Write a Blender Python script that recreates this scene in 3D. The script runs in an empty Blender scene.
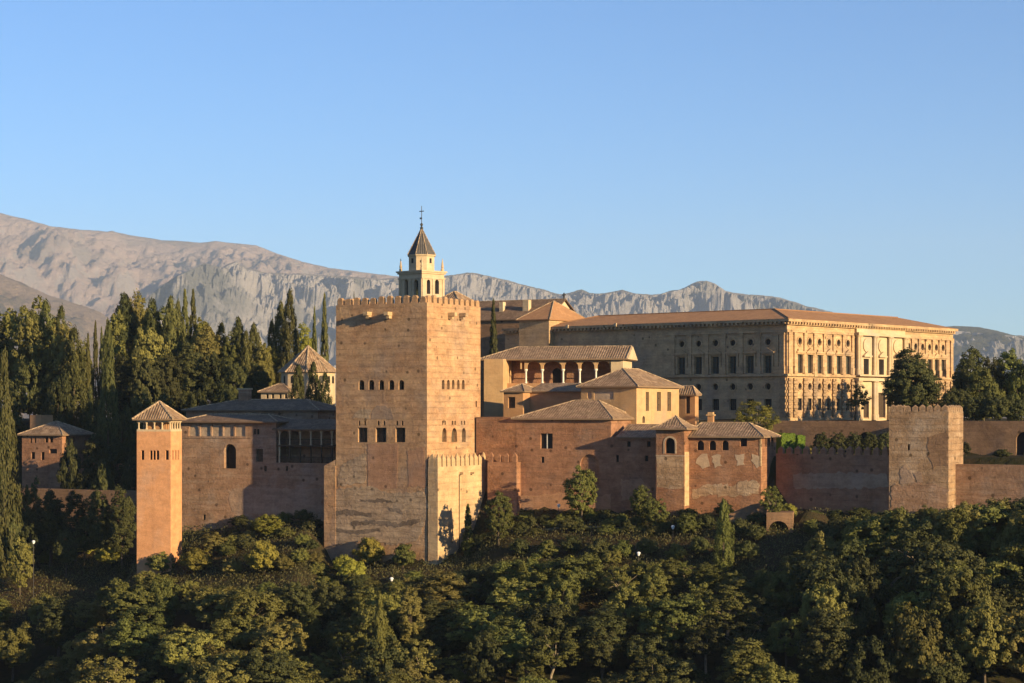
import bpy, bmesh, math, random
from mathutils import Vector, Matrix, noise

R = math.radians
rnd = random.Random(7)
F, CX, HY, CZ = 2000.0, 512.0, 410.0, 50.0      # focal length in pixels, principal column, horizon row, eye height
scene = bpy.context.scene
COL = scene.collection

# ------------------------------------------------------------------ camera, sky, sun, exposure
cam_d = bpy.data.cameras.new("camera")
cam_d.sensor_width = 36.0
cam_d.lens = F / 1024.0 * 36.0
cam_d.shift_y = (HY - 341.5) / 1024.0
cam_d.clip_start = 1.0
cam_d.clip_end = 60000.0
cam = bpy.data.objects.new("camera", cam_d)
COL.objects.link(cam)
cam.location = (0, 0, CZ)
cam.rotation_euler = (R(90), 0, 0)
scene.camera = cam

SUN_AZ = -39.8      # degrees from +X (clockwise is towards the viewer)
SUN_EL = 12.5
sun_dir = Vector((math.cos(R(SUN_AZ)) * math.cos(R(SUN_EL)), math.sin(R(SUN_AZ)) * math.cos(R(SUN_EL)), math.sin(R(SUN_EL))))
world = bpy.data.worlds.new("World")
scene.world = world
world.use_nodes = True
wn = world.node_tree
bg = wn.nodes["Background"]
sky = wn.nodes.new("ShaderNodeTexSky")
sky.sky_type = 'NISHITA'
sky.sun_disc = False
sky.sun_elevation = R(SUN_EL)
sky.sun_rotation = R(90 - SUN_AZ)
sky.altitude = 700
sky.air_density = 0.92
sky.dust_density = 0.15
sky.ozone_density = 5.6
wn.links.new(sky.outputs[0], bg.inputs[0])
bg.inputs[1].default_value = 0.088
sd = bpy.data.lights.new("sun", 'SUN')
sd.energy = 5.0
sd.angle = R(0.5)
sd.color = (1.0, 0.765, 0.425)
sun = bpy.data.objects.new("sun", sd)
COL.objects.link(sun)
sun.rotation_euler = sun_dir.to_track_quat('Z', 'Y').to_euler()
scene.view_settings.view_transform = 'Standard'
scene.view_settings.look = 'None'
scene.view_settings.exposure = 1.15
scene.view_settings.gamma = 1.0
scene.cycles.use_denoising = True
scene.cycles.max_bounces = 5
scene.cycles.diffuse_bounces = 3
scene.cycles.transparent_max_bounces = 4
scene.cycles.volume_bounces = 0

# ------------------------------------------------------------------ materials
def new_mat(name):
    m = bpy.data.materials.new(name)
    m.use_nodes = True
    nt = m.node_tree
    return m, nt, nt.nodes["Principled BSDF"]

def N(nt, t, **kw):
    n = nt.nodes.new(t)
    for k, v in kw.items():
        setattr(n, k, v)
    return n

def mixc(nt, fac, a, b, blend='MIX'):
    n = nt.nodes.new("ShaderNodeMix")
    n.data_type = 'RGBA'
    n.blend_type = blend
    for s, v in ((0, fac), (6, a), (7, b)):
        if isinstance(v, (int, float)):
            n.inputs[s].default_value = v
        elif isinstance(v, tuple):
            n.inputs[s].default_value = (*v, 1)
        else:
            nt.links.new(v, n.inputs[s])
    return n.outputs[2]

def mth(nt, op, a, b=None, clamp=False):
    n = nt.nodes.new("ShaderNodeMath")
    n.operation = op
    n.use_clamp = clamp
    for i, v in enumerate((a, b)):
        if v is None:
            continue
        if isinstance(v, (int, float)):
            n.inputs[i].default_value = v
        else:
            nt.links.new(v, n.inputs[i])
    return n.outputs[0]

def ramp(nt, v, lo, hi):
    n = nt.nodes.new("ShaderNodeMapRange")
    n.inputs[1].default_value = lo
    n.inputs[2].default_value = hi
    nt.links.new(v, n.inputs[0])
    return n.outputs[0]

def nz(nt, vec, scale, detail=4, rough=0.6, stretch=None):
    if stretch:
        mp = nt.nodes.new("ShaderNodeMapping")
        mp.inputs[3].default_value = stretch
        nt.links.new(vec, mp.inputs[0])
        vec = mp.outputs[0]
    n = nt.nodes.new("ShaderNodeTexNoise")
    n.inputs["Scale"].default_value = scale
    n.inputs["Detail"].default_value = detail
    n.inputs["Roughness"].default_value = rough
    nt.links.new(vec, n.inputs["Vector"])
    return n.outputs[0]

def wall_mat(name, c1, c2, c3, course=0.85, course_amt=0.35, streak=0.5, patch=0.5, bump=0.6, speck=0.35):
    """weathered masonry: large patches c1/c2, horizontal layers and wear c3, fine speckle, course lines"""
    m, nt, p = new_mat(name)
    tc = N(nt, "ShaderNodeTexCoord")
    v = tc.outputs["Object"]
    big = nz(nt, v, 0.22, 7, 0.65)
    col = mixc(nt, ramp(nt, big, 0.38, 0.62), c1, c2)
    lay = nz(nt, v, 1.0, 6, 0.7, (0.10, 0.10, 1.1))
    col = mixc(nt, mth(nt, 'MULTIPLY', ramp(nt, lay, 0.48, 0.68), streak), col, c3)
    pt = nz(nt, v, 0.55, 8, 0.75)
    col = mixc(nt, mth(nt, 'MULTIPLY', ramp(nt, pt, 0.55, 0.66), patch), col, c3)
    run = nz(nt, v, 1.0, 5, 0.6, (0.9, 0.9, 0.07))
    col = mixc(nt, mth(nt, 'MULTIPLY', ramp(nt, run, 0.52, 0.72), 0.35), col, tuple(x * 0.55 for x in c1))
    mid = nz(nt, v, 0.75, 6, 0.65, (.6, .6, 1.25))
    grey = nz(nt, v, 0.16, 5, 0.6, (1, 1, .8))
    dull = sum(c3) / 3
    col = mixc(nt, mth(nt, 'MULTIPLY', ramp(nt, grey, .50, .68), .55), col, tuple(x * .55 + dull * .45 for x in c3))
    hm = N(nt, "ShaderNodeHueSaturation")
    nt.links.new(col, hm.inputs["Color"])
    nt.links.new(mth(nt, 'ADD', mth(nt, 'MULTIPLY', mth(nt, 'SUBTRACT', mid, 0.5), speck * 3.0), 1.0), hm.inputs["Value"])
    col = hm.outputs[0]
    fine = nz(nt, v, 2.4, 6, 0.75)
    sp = mth(nt, 'ADD', mth(nt, 'MULTIPLY', mth(nt, 'SUBTRACT', fine, 0.5), speck * 1.7), 1.0)
    hs = N(nt, "ShaderNodeHueSaturation")
    nt.links.new(col, hs.inputs["Color"])
    nt.links.new(sp, hs.inputs["Value"])
    col = hs.outputs[0]
    if course:
        vo = N(nt, "ShaderNodeTexVoronoi")
        vo.inputs["Scale"].default_value = 0.5
        vo.inputs["Randomness"].default_value = 0.55
        nt.links.new(v, vo.inputs["Vector"])
        hole = ramp(nt, vo.outputs["Distance"], 0.16, 0.10)
        col = mixc(nt, mth(nt, 'MULTIPLY', hole, .8), col, tuple(x * 0.22 for x in c1))
        ck = nz(nt, v, 0.5, 6, 0.75, (1, 1, .55))
        crack = ramp(nt, mth(nt, 'ABSOLUTE', mth(nt, 'SUBTRACT', ck, 0.5)), 0.012, 0.004)
        col = mixc(nt, mth(nt, 'MULTIPLY', mth(nt, 'MULTIPLY', crack, ramp(nt, big, .45, .6)), .6), col, tuple(x * 0.3 for x in c1))
    h = fine
    if course:
        sx = N(nt, "ShaderNodeSeparateXYZ")
        nt.links.new(v, sx.inputs[0])
        wob = mth(nt, 'ADD', sx.outputs[2], mth(nt, 'MULTIPLY', pt, 0.6))
        fr = mth(nt, 'FRACT', mth(nt, 'DIVIDE', wob, course))
        line = mth(nt, 'LESS_THAN', fr, 0.13)
        brk = nz(nt, v, 1.0, 5, 0.7, (0.35, 0.35, 1.6))
        la = mth(nt, 'MULTIPLY', line, mth(nt, 'MULTIPLY', ramp(nt, brk, 0.47, 0.62), course_amt))
        col = mixc(nt, la, col, tuple(x * 0.35 for x in c1))
        h = mth(nt, 'SUBTRACT', h, mth(nt, 'MULTIPLY', line, 0.4))
    h = mth(nt, 'ADD', h, mth(nt, 'MULTIPLY', pt, 1.2))
    nt.links.new(col, p.inputs["Base Color"])
    p.inputs["Roughness"].default_value = 0.95
    p.inputs["Specular IOR Level"].default_value = 0.15
    bp = N(nt, "ShaderNodeBump")
    bp.inputs["Strength"].default_value = bump
    bp.inputs["Distance"].default_value = 0.22
    nt.links.new(h, bp.inputs["Height"])
    nt.links.new(bp.outputs[0], p.inputs["Normal"])
    return m

def tile_mat(name, c1, c2, c3):
    m, nt, p = new_mat(name)
    uv = N(nt, "ShaderNodeUVMap")
    v = uv.outputs[0]
    sx = N(nt, "ShaderNodeSeparateXYZ")
    nt.links.new(v, sx.inputs[0])
    per = 0.42
    ph = mth(nt, 'FRACT', mth(nt, 'DIVIDE', sx.outputs[0], per))
    hump = mth(nt, 'ABSOLUTE', mth(nt, 'SUBTRACT', ph, 0.5))
    vo = N(nt, "ShaderNodeTexVoronoi")
    mp = N(nt, "ShaderNodeMapping")
    mp.inputs[3].default_value = (1 / per, 1 / 0.55, 1)
    nt.links.new(v, mp.inputs[0])
    nt.links.new(mp.outputs[0], vo.inputs["Vector"])
    vo.inputs["Scale"].default_value = 1.0
    sc = N(nt, "ShaderNodeSeparateColor")
    nt.links.new(vo.outputs["Color"], sc.inputs[0])
    col = mixc(nt, sc.outputs[0], c1, c2)
    big = nz(nt, v, 0.35, 6, 0.7)
    col = mixc(nt, mth(nt, 'MULTIPLY', ramp(nt, big, 0.45, 0.7), 0.7), col, c3)
    groove = ramp(nt, hump, 0.28, 0.5)
    col = mixc(nt, mth(nt, 'MULTIPLY', groove, 0.45), col, tuple(x * 0.3 for x in c1))
    nt.links.new(col, p.inputs["Base Color"])
    p.inputs["Roughness"].default_value = 0.92
    p.inputs["Specular IOR Level"].default_value = 0.2
    bp = N(nt, "ShaderNodeBump")
    bp.inputs["Strength"].default_value = 0.8
    bp.inputs["Distance"].default_value = 0.12
    h = mth(nt, 'ADD', mth(nt, 'MULTIPLY', mth(nt, 'SUBTRACT', 0.5, hump), 1.6), mth(nt, 'MULTIPLY', sc.outputs[1], 0.5))
    nt.links.new(h, bp.inputs["Height"])
    nt.links.new(bp.outputs[0], p.inputs["Normal"])
    return m

def plain_mat(name, c, rough=0.8, var=0.25, scale=2.0):
    m, nt, p = new_mat(name)
    tc = N(nt, "ShaderNodeTexCoord")
    f = nz(nt, tc.outputs["Object"], scale, 5, 0.7)
    col = mixc(nt, ramp(nt, f, 0.35, 0.65), tuple(x * (1 - var) for x in c), tuple(min(1, x * (1 + var)) for x in c))
    nt.links.new(col, p.inputs["Base Color"])
    p.inputs["Roughness"].default_value = rough
    p.inputs["Specular IOR Level"].default_value = 0.2
    return m

def leaf_mat(name, c1, c2, transl=0.12):
    m, nt, p = new_mat(name)
    geo = N(nt, "ShaderNodeNewGeometry")
    oi = N(nt, "ShaderNodeObjectInfo")
    col = mixc(nt, geo.outputs["Random Per Island"], c1, c2)
    hs = N(nt, "ShaderNodeHueSaturation")
    nt.links.new(col, hs.inputs["Color"])
    nt.links.new(mth(nt, 'ADD', mth(nt, 'MULTIPLY', oi.outputs["Random"], 0.035), 0.49), hs.inputs["Hue"])
    r2 = mth(nt, 'FRACT', mth(nt, 'MULTIPLY', oi.outputs["Random"], 7.31))
    nt.links.new(mth(nt, 'ADD', mth(nt, 'MULTIPLY', r2, 0.7), 0.65), hs.inputs["Value"])
    nt.links.new(hs.outputs[0], p.inputs["Base Color"])
    p.inputs["Roughness"].default_value = 0.75
    p.inputs["Specular IOR Level"].default_value = 0.2
    tr = N(nt, "ShaderNodeBsdfTranslucent")
    nt.links.new(hs.outputs[0], tr.inputs[0])
    ms = N(nt, "ShaderNodeMixShader")
    ms.inputs[0].default_value = transl
    nt.links.new(p.outputs[0], ms.inputs[1])
    nt.links.new(tr.outputs[0], ms.inputs[2])
    nt.links.new(ms.outputs[0], nt.nodes["Material Output"].inputs[0])
    return m

M = {}
M['tapial'] = wall_mat('rammed_earth_tan', (.49, .305, .165), (.41, .225, .115), (.30, .185, .115), 0.9, .38, .6, .6, .8, .44)
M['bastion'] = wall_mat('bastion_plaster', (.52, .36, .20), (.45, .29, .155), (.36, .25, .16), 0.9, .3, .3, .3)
M['orange'] = wall_mat('orange_render', (.58, .285, .135), (.53, .255, .12), (.47, .24, .12), 0, 0, .5, .35, .3, .32)
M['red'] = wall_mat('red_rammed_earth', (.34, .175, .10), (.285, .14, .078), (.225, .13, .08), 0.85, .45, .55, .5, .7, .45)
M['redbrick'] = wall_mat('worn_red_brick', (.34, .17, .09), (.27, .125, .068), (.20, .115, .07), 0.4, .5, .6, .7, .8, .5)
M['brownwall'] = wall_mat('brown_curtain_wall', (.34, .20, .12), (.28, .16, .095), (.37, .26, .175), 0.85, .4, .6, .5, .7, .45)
M['buff'] = wall_mat('buff_render', (.50, .32, .16), (.45, .27, .13), (.37, .23, .12), 0, 0, .25, .2, .3, .18)
M['ochre'] = wall_mat('ochre_render', (.44, .24, .115), (.38, .20, .095), (.31, .17, .09), 0, 0, .3, .25, .3, .2)
M['cream'] = wall_mat('cream_plaster', (.54, .41, .26), (.48, .35, .21), (.38, .27, .165), 0, 0, .25, .2, .3, .18)
M['limestone'] = wall_mat('carved_limestone', (.52, .345, .185), (.44, .28, .15), (.31, .195, .115), 0.6, .35, .45, .5, .6, .4)
M['rustic'] = wall_mat('rusticated_stone', (.42, .28, .155), (.33, .21, .12), (.25, .16, .10), 0.75, .8, .4, .4, .9, .35)
M['marble'] = wall_mat('pale_marble', (.52, .39, .235), (.45, .33, .195), (.44, .34, .24), 0, 0, .3, .25, .3, .2)
M['oldtower'] = wall_mat('eroded_tower_wall', (.37, .235, .135), (.29, .18, .105), (.42, .31, .21), 0.9, .5, .6, .6, 1.0, .45)
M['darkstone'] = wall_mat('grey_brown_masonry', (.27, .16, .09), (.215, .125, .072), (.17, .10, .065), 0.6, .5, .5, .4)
M['patch_grey'] = wall_mat('grey_plaster', (.45, .32, .205), (.39, .26, .165), (.27, .19, .125), 0.9, .5, .6, .6, 1.0, .55)
M['patch_pale'] = wall_mat('pale_lime_plaster', (.46, .335, .225), (.40, .28, .18), (.36, .24, .16), 0, 0, .5, .5, .5, .3)
M['scar'] = wall_mat('eroded_dark_earth', (.21, .15, .105), (.15, .105, .075), (.26, .19, .13), 0, 0, .5, .5, 1.0, .6)
M['patch_dim'] = wall_mat('dim_lime_plaster', (.37, .25, .165), (.31, .20, .13), (.26, .165, .11), 0, 0, .6, .7, .6, .4)
M['patch_red'] = wall_mat('red_brick_repair', (.43, .235, .13), (.39, .205, .115), (.33, .19, .12), 0.3, .4, .4, .4, .5, .35)
M['tile'] = tile_mat('clay_tiles_brown', (.235, .14, .08), (.42, .28, .17), (.13, .09, .058))
M['tile_dark'] = tile_mat('clay_tiles_dark', (.165, .10, .06), (.28, .18, .11), (.11, .072, .047))
M['tile_orange'] = tile_mat('clay_tiles_orange', (.38, .19, .085), (.47, .25, .12), (.30, .155, .075))
M['slate'] = tile_mat('slate_spire', (.085, .078, .074), (.12, .105, .095), (.07, .064, .06))
M['ridge'] = plain_mat('mortared_ridge_tiles', (.34, .24, .15), .9, .75, 2.6)
M['pane'] = plain_mat('dark_window', (.018, .013, .010), .5, .3, 3)
M['shutter'] = plain_mat('weathered_shutter', (.085, .06, .038), .7, .3, 3)
M['glassgrey'] = plain_mat('grey_green_pane', (.06, .065, .055), .35, .3, 3)
M['wood'] = plain_mat('dark_timber', (.06, .04, .025), .8, .3, 4)
M['white'] = plain_mat('white_marble_shaft', (.66, .60, .50), .6, .12, 3)
M['iron'] = plain_mat('wrought_iron', (.05, .045, .04), .5, .2, 3)
M['lampglass'] = plain_mat('white_lamp_glass', (.8, .8, .78), .4, .05, 3)
M['bark'] = plain_mat('bark', (.10, .075, .05), .9, .35, 3)
M['barkpale'] = plain_mat('pale_bark', (.24, .19, .13), .9, .3, 3)
M['leaf_olive'] = leaf_mat('olive_leaves', (.118, .102, .027), (.168, .142, .038))
M['leaf_green'] = leaf_mat('green_leaves', (.080, .083, .020), (.130, .125, .030))
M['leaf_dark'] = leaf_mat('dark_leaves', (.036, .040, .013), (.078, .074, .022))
M['leaf_yellow'] = leaf_mat('yellow_green_leaves', (.17, .15, .028), (.25, .21, .040), .3)
M['leaf_cyp'] = leaf_mat('cypress_scales', (.055, .058, .017), (.115, .105, .032), .12)
M['leaf_hedge'] = leaf_mat('bright_hedge_leaves', (.13, .20, .020), (.18, .26, .035), .25)
M['leaf_gold'] = leaf_mat('golden_leaves', (.30, .22, .05), (.38, .27, .07), .25)
M['grass'] = leaf_mat('dry_grass', (.055, .055, .018), (.11, .085, .035), .15)

def ground_mat():
    m, nt, p = new_mat('hillside_earth')
    tc = N(nt, "ShaderNodeTexCoord")
    v = tc.outputs["Object"]
    a = nz(nt, v, 0.08, 8, 0.7)
    b = nz(nt, v, 0.9, 6, 0.75)
    col = mixc(nt, ramp(nt, a, .42, .6), (.065, .043, .024), (.03, .033, .013))
    col = mixc(nt, ramp(nt, b, .5, .7), col, (.055, .047, .02))
    nt.links.new(col, p.inputs["Base Color"])
    p.inputs["Roughness"].default_value = 1
    p.inputs["Specular IOR Level"].default_value = 0.05
    bp = N(nt, "ShaderNodeBump")
    bp.inputs["Strength"].default_value = 1
    bp.inputs["Distance"].default_value = 0.6
    nt.links.new(b, bp.inputs["Height"])
    nt.links.new(bp.outputs[0], p.inputs["Normal"])
    return m
M['ground'] = ground_mat()

def mountain_mat(name, grass, rock, scrub, sscale=0.0012, rockiness=0.5):
    m, nt, p = new_mat(name)
    tc = N(nt, "ShaderNodeTexCoord")
    v = tc.outputs["Object"]
    geo = N(nt, "ShaderNodeNewGeometry")
    sx = N(nt, "ShaderNodeSeparateXYZ")
    nt.links.new(geo.outputs["Normal"], sx.inputs[0])
    a = nz(nt, v, sscale, 9, 0.65)
    b = nz(nt, v, sscale * 5, 12, 0.75)
    steep = mth(nt, 'ADD', sx.outputs[2], mth(nt, 'MULTIPLY', mth(nt, 'SUBTRACT', b, 0.5), 0.9))
    col = mixc(nt, ramp(nt, steep, rockiness + 0.18, rockiness - 0.05), grass, rock)
    col = mixc(nt, mth(nt, 'MULTIPLY', ramp(nt, a, .52, .62), .75), col, scrub)
    d2 = nz(nt, v, sscale * 9, 8, 0.75)
    col = mixc(nt, mth(nt, 'MULTIPLY', ramp(nt, d2, .54, .66), .6), col, scrub)
    d3 = nz(nt, v, sscale * 3, 8, 0.7, (1, .5, 2.5))
    col = mixc(nt, mth(nt, 'MULTIPLY', ramp(nt, d3, .58, .68), .5), col, tuple(min(1, c * 1.35) for c in grass))
    nt.links.new(col, p.inputs["Base Color"])
    p.inputs["Roughness"].default_value = 1
    p.inputs["Specular IOR Level"].default_value = 0.0
    bp = N(nt, "ShaderNodeBump")
    bp.inputs["Strength"].default_value = 0.9
    bp.inputs["Distance"].default_value = 110
    nt.links.new(b, bp.inputs["Height"])
    nt.links.new(bp.outputs[0], p.inputs["Normal"])
    return m

# ------------------------------------------------------------------ mesh helper
class MB:
    def __init__(self):
        self.v, self.f, self.uv = [], [], []

    def poly(self, pts, uv=None):
        n = len(self.v)
        self.v += [tuple(p) for p in pts]
        self.f.append(tuple(range(n, n + len(pts))))
        self.uv += list(uv) if uv else [(0.0, 0.0)] * len(pts)

    def box(self, x0, x1, y0, y1, z0, z1):
        if x0 > x1: x0, x1 = x1, x0
        if y0 > y1: y0, y1 = y1, y0
        a = [(x0, y0, z0), (x1, y0, z0), (x1, y1, z0), (x0, y1, z0), (x0, y0, z1), (x1, y0, z1), (x1, y1, z1), (x0, y1, z1)]
        for q in ((3, 2, 1, 0), (4, 5, 6, 7), (0, 1, 5, 4), (1, 2, 6, 5), (2, 3, 7, 6), (3, 0, 4, 7)):
            self.poly([a[i] for i in q])
        return self

    def loft(self, lo, hi, cap=True):
        n = len(lo)
        for i in range(n):
            j = (i + 1) % n
            self.poly([lo[i], lo[j], hi[j], hi[i]])
        if cap:
            self.poly(list(reversed(lo)))
            self.poly(hi)
        return self

    def rings(self, prof, cx, cy, n, rot=0.0):
        """stack of n-gon rings; prof = [(r, z), ...]"""
        rr = [[(cx + r * math.cos(rot + 2 * math.pi * k / n), cy + r * math.sin(rot + 2 * math.pi * k / n), z) for k in range(n)] for r, z in prof]
        for a, b in zip(rr, rr[1:]):
            for i in range(n):
                j = (i + 1) % n
                self.poly([a[i], a[j], b[j], b[i]])
        self.poly(list(reversed(rr[0])))
        self.poly(rr[-1])
        return self

    def tube(self, p, q, r0, r1=None, n=6):
        p, q = Vector(p), Vector(q)
        r1 = r0 if r1 is None else r1
        d = (q - p).normalized()
        a = d.orthogonal().normalized()
        b = d.cross(a)
        lo = [p + (a * math.cos(2 * math.pi * k / n) + b * math.sin(2 * math.pi * k / n)) * r0 for k in range(n)]
        hi = [q + (a * math.cos(2 * math.pi * k / n) + b * math.sin(2 * math.pi * k / n)) * r1 for k in range(n)]
        return self.loft(lo, hi)

    def face(self, P, w0, w1, z0, z1, holes):
        """wall sheet P(s, z, d) with real recessed openings"""
        xs = sorted({w0, w1, *[h['s0'] for h in holes], *[h['s1'] for h in holes]})
        zs = sorted({z0, z1, *[h['z0'] for h in holes], *[h['z1'] for h in holes]})
        xs = [x for x in xs if w0 - 1e-6 <= x <= w1 + 1e-6]
        zs = [z for z in zs if z0 - 1e-6 <= z <= z1 + 1e-6]
        for a, b in zip(xs, xs[1:]):
            for c, d in zip(zs, zs[1:]):
                mx, mz = (a + b) / 2, (c + d) / 2
                if any(h['s0'] < mx < h['s1'] and h['z0'] < mz < h['z1'] for h in holes):
                    continue
                self.poly([P(a, c, 0), P(b, c, 0), P(b, d, 0), P(a, d, 0)])
        for h in holes:
            out, fans = outline(h)
            for corner, arc in fans:
                for p, q in zip(arc, arc[1:]):
                    self.poly([P(*corner, 0), P(*p, 0), P(*q, 0)])
            dd = h['d']
            for p, q in zip(out, out[1:] + out[:1]):
                self.poly([P(*p, 0), P(*p, dd), P(*q, dd), P(*q, 0)])
        return self

    def build(self, name, mat, parent=None, loc=None, smooth=False):
        me = bpy.data.meshes.new(name)
        me.from_pydata(self.v, [], self.f)
        ul = me.uv_layers.new(name="UVMap")
        flat = [c for t in self.uv for c in t]
        ul.data.foreach_set("uv", flat)
        if smooth:
            me.polygons.foreach_set("use_smooth", [True] * len(me.polygons))
        me.materials.append(M[mat] if isinstance(mat, str) else mat)
        o = bpy.data.objects.new(name, me)
        COL.objects.link(o)
        if parent is not None:
            o.parent = parent
        if loc is not None:
            o.location = loc
        return o

def outline(h, n=8):
    s0, s1, z0, z1 = h['s0'], h['s1'], h['z0'], h['z1']
    k = h.get('arch')
    if not k:
        return [(s0, z0), (s1, z0), (s1, z1), (s0, z1)], []
    c, r = (s0 + s1) / 2, (s1 - s0) / 2
    if k == 'round':
        rz = (z1 - z0) / 2
        cz = (z0 + z1) / 2
        pts = [(c + r * math.cos(2 * math.pi * i / (4 * n)), cz + rz * math.sin(2 * math.pi * i / (4 * n))) for i in range(4 * n)]
        fans = [((s1, z1), pts[0:n + 1]), ((s0, z1), pts[n:2 * n + 1]), ((s0, z0), pts[2 * n:3 * n + 1]), ((s1, z0), pts[3 * n:] + pts[:1])]
        return pts, fans
    rise = min(r * (1.35 if k == 'point' else 1.0), (z1 - z0) * 0.7)
    zs = z1 - rise
    right = [(c + r * math.cos(math.pi / 2 * i / n), zs + rise * (math.sin(math.pi / 2 * i / n) ** (1.15 if k == 'point' else 1))) for i in range(n + 1)]
    left = [(2 * c - x, z) for x, z in reversed(right)]
    return [(s0, z0), (s1, z0)] + right + left[1:], [((s1, z1), right), ((s0, z1), left)]

def tag(o, label=None, cat=None, group=None, kind=None):
    if label: o['label'] = label
    if cat: o['category'] = cat
    if group: o['group'] = group
    if kind: o['kind'] = kind
    return o

def W(px, py, Y):
    return Vector(((px - CX) / F * Y, Y, CZ + (HY - py) / F * Y))

# ------------------------------------------------------------------ the hill
BASE = [(-700, 345, 575), (-100, 345, 560), (60, 338, 556), (141, 334, 556), (150, 330, 540), (185, 329, 530), (318, 318.5, 518), (326, 309, 566), (436, 299, 566), (470, 306, 548), (500, 309, 517),
        (655, 299, 515), (760, 292, 513), (800, 294, 511), (885, 287, 513), (890, 283, 517), (955, 283.2, 517), (1024, 278.4, 514), (1100, 273, 512), (1700, 270, 515)]
BX = [((px - CX) / F * Y, Y, CZ + (HY - py) / F * Y) for px, Y, py in BASE[:-1]] + [(100, 246, 34), (130, 205, 34), (180, 170, 32), (400, 150, 25)]  # end points bend in an unseen spur, shaped to shade the right-hand wood

def base_at(x):
    if x <= BX[0][0]: return BX[0][1:]
    for a, b in zip(BX, BX[1:]):
        if x <= b[0]:
            t = (x - a[0]) / max(1e-6, b[0] - a[0])
            return a[1] + (b[1] - a[1]) * t, a[2] + (b[2] - a[2]) * t
    return BX[-1][1:]

def sstep(t):
    t = max(0.0, min(1.0, t))
    return t * t * (3 - 2 * t)

def gz(x, y):
    yb, zb = base_at(x)
    if y <= yb:
        d = yb - y
        z = zb - 0.25 * min(d, 12) - 0.44 * max(0, d - 12)
        z = max(z, -14 + 2 * noise.noise(Vector((x * .02, y * .02, 0))))
        z = max(z, 48 - 0.55 * max(0, y + 4))
    else:
        d = y - yb
        z = zb + (43 - zb) * sstep((d - 2) / 7)
        if x > 38:
            yr = 333.5 + (63 - x) * .577 if x < 65 else 319.4 - (x - 71) * .577
            z += 5 * sstep((y - yr) / 1.2)
        else:
            z += 5 * sstep((d - 28) / 12)
        if x < -55:
            k = sstep((-55 - x) / 3)
            zl = zb + (33 - zb) * sstep((d - 2) / 6) + 15 * sstep((d - 22) / 22)
            z = z * (1 - k) + zl * k
        if y > 470:
            z -= min(60, (y - 470) * 0.12)
    if y > 60:
        z += 0.5 * noise.noise(Vector((x * .12, y * .12, 3.1))) + 0.2 * noise.noise(Vector((x * .5, y * .5, 3.1)))
    return z

def ground():
    xs = [-16000, -8000, -4000, -2000, -1000, -500, -300, -200, -150] + [-120 + 2 * i for i in range(131)] + [165, 200, 260, 350, 500, 1000, 2000, 4000, 8000, 16000]
    ys = [-3000, -1000, -300, -100, -50, -20, -10, 0, 10, 30, 60, 90, 120, 150, 180, 200] + [210 + 2 * i for i in range(126)] + [480, 520, 600, 700, 850, 1000, 1500, 2500, 4000, 7000, 11000, 17000]
    mb = MB()
    vs = [(x, y, gz(x, y)) for y in ys for x in xs]
    n = len(xs)
    fs = [(j * n + i, j * n + i + 1, (j + 1) * n + i + 1, (j + 1) * n + i) for j in range(len(ys) - 1) for i in range(n - 1)]
    mb.v, mb.f = vs, fs
    mb.uv = [(0, 0)] * (4 * len(fs))
    return tag(mb.build('ground', 'ground', smooth=True), kind='structure')
ground()

# ------------------------------------------------------------------ mountains
def interp(pts, x):
    if x <= pts[0][0]: return pts[0][1]
    for a, b in zip(pts, pts[1:]):
        if x <= b[0]:
            return a[1] + (b[1] - a[1]) * (x - a[0]) / (b[0] - a[0])
    return pts[-1][1]

def mountain(name, prof, Yr, D, base_z, mat, seed, amp, wl, jag=0.0, rough=.9, px0=-260, px1=1290, nx=900, nt=130, pw=1.15, smooth=True):
    mb = MB()
    vs = []
    back = 14
    for j in range(nt + back):
        t = j / (nt - 1)
        y = Yr - D * (1 - t)
        for i in range(nx):
            px = px0 + (px1 - px0) * i / (nx - 1)
            x = (px - CX) / F * Yr
            py = interp(prof, px)
            if jag:
                q = noise.fractal(Vector((px * .06, seed, 0)), 1.0, 2.1, 6)
                py += jag * q
            zr = CZ + (HY - py) / F * Yr
            if t <= 1:
                s = t ** pw
                z = base_z + (zr - base_z) * s
                P = Vector((x / wl, y / wl * 0.8, seed))
                rg = noise.ridged_multi_fractal(P, rough, 2.15, 9, 1.0, 2.0) - 1.0
                env = math.sin(math.pi * min(1, t * 1.0)) ** 0.8 if t < 1 else 0
                env = max(env, 0.0)
                z += amp * rg * env * max(0.15, min(1, (zr - base_z) / 900))
                z += amp * .16 * noise.fractal(P * 7.0, .5, 2.2, 5) * min(1, env * 2)
                if t < .995:
                    z = min(z, CZ + (HY - interp(prof, CX + x / y * F) - 1.0) / F * y)
            else:
                z = zr - (zr - base_z) * min(1, (t - 1) * 3.0)
            vs.append((x, y, z))
    n = nx
    fs = [(j * n + i, j * n + i + 1, (j + 1) * n + i + 1, (j + 1) * n + i) for j in range(nt + back - 1) for i in range(n - 1)]
    mb.v, mb.f = vs, fs
    mb.uv = [(0, 0)] * (4 * len(fs))
    return tag(mb.build(name, mat, smooth=smooth), kind='structure')

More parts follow.
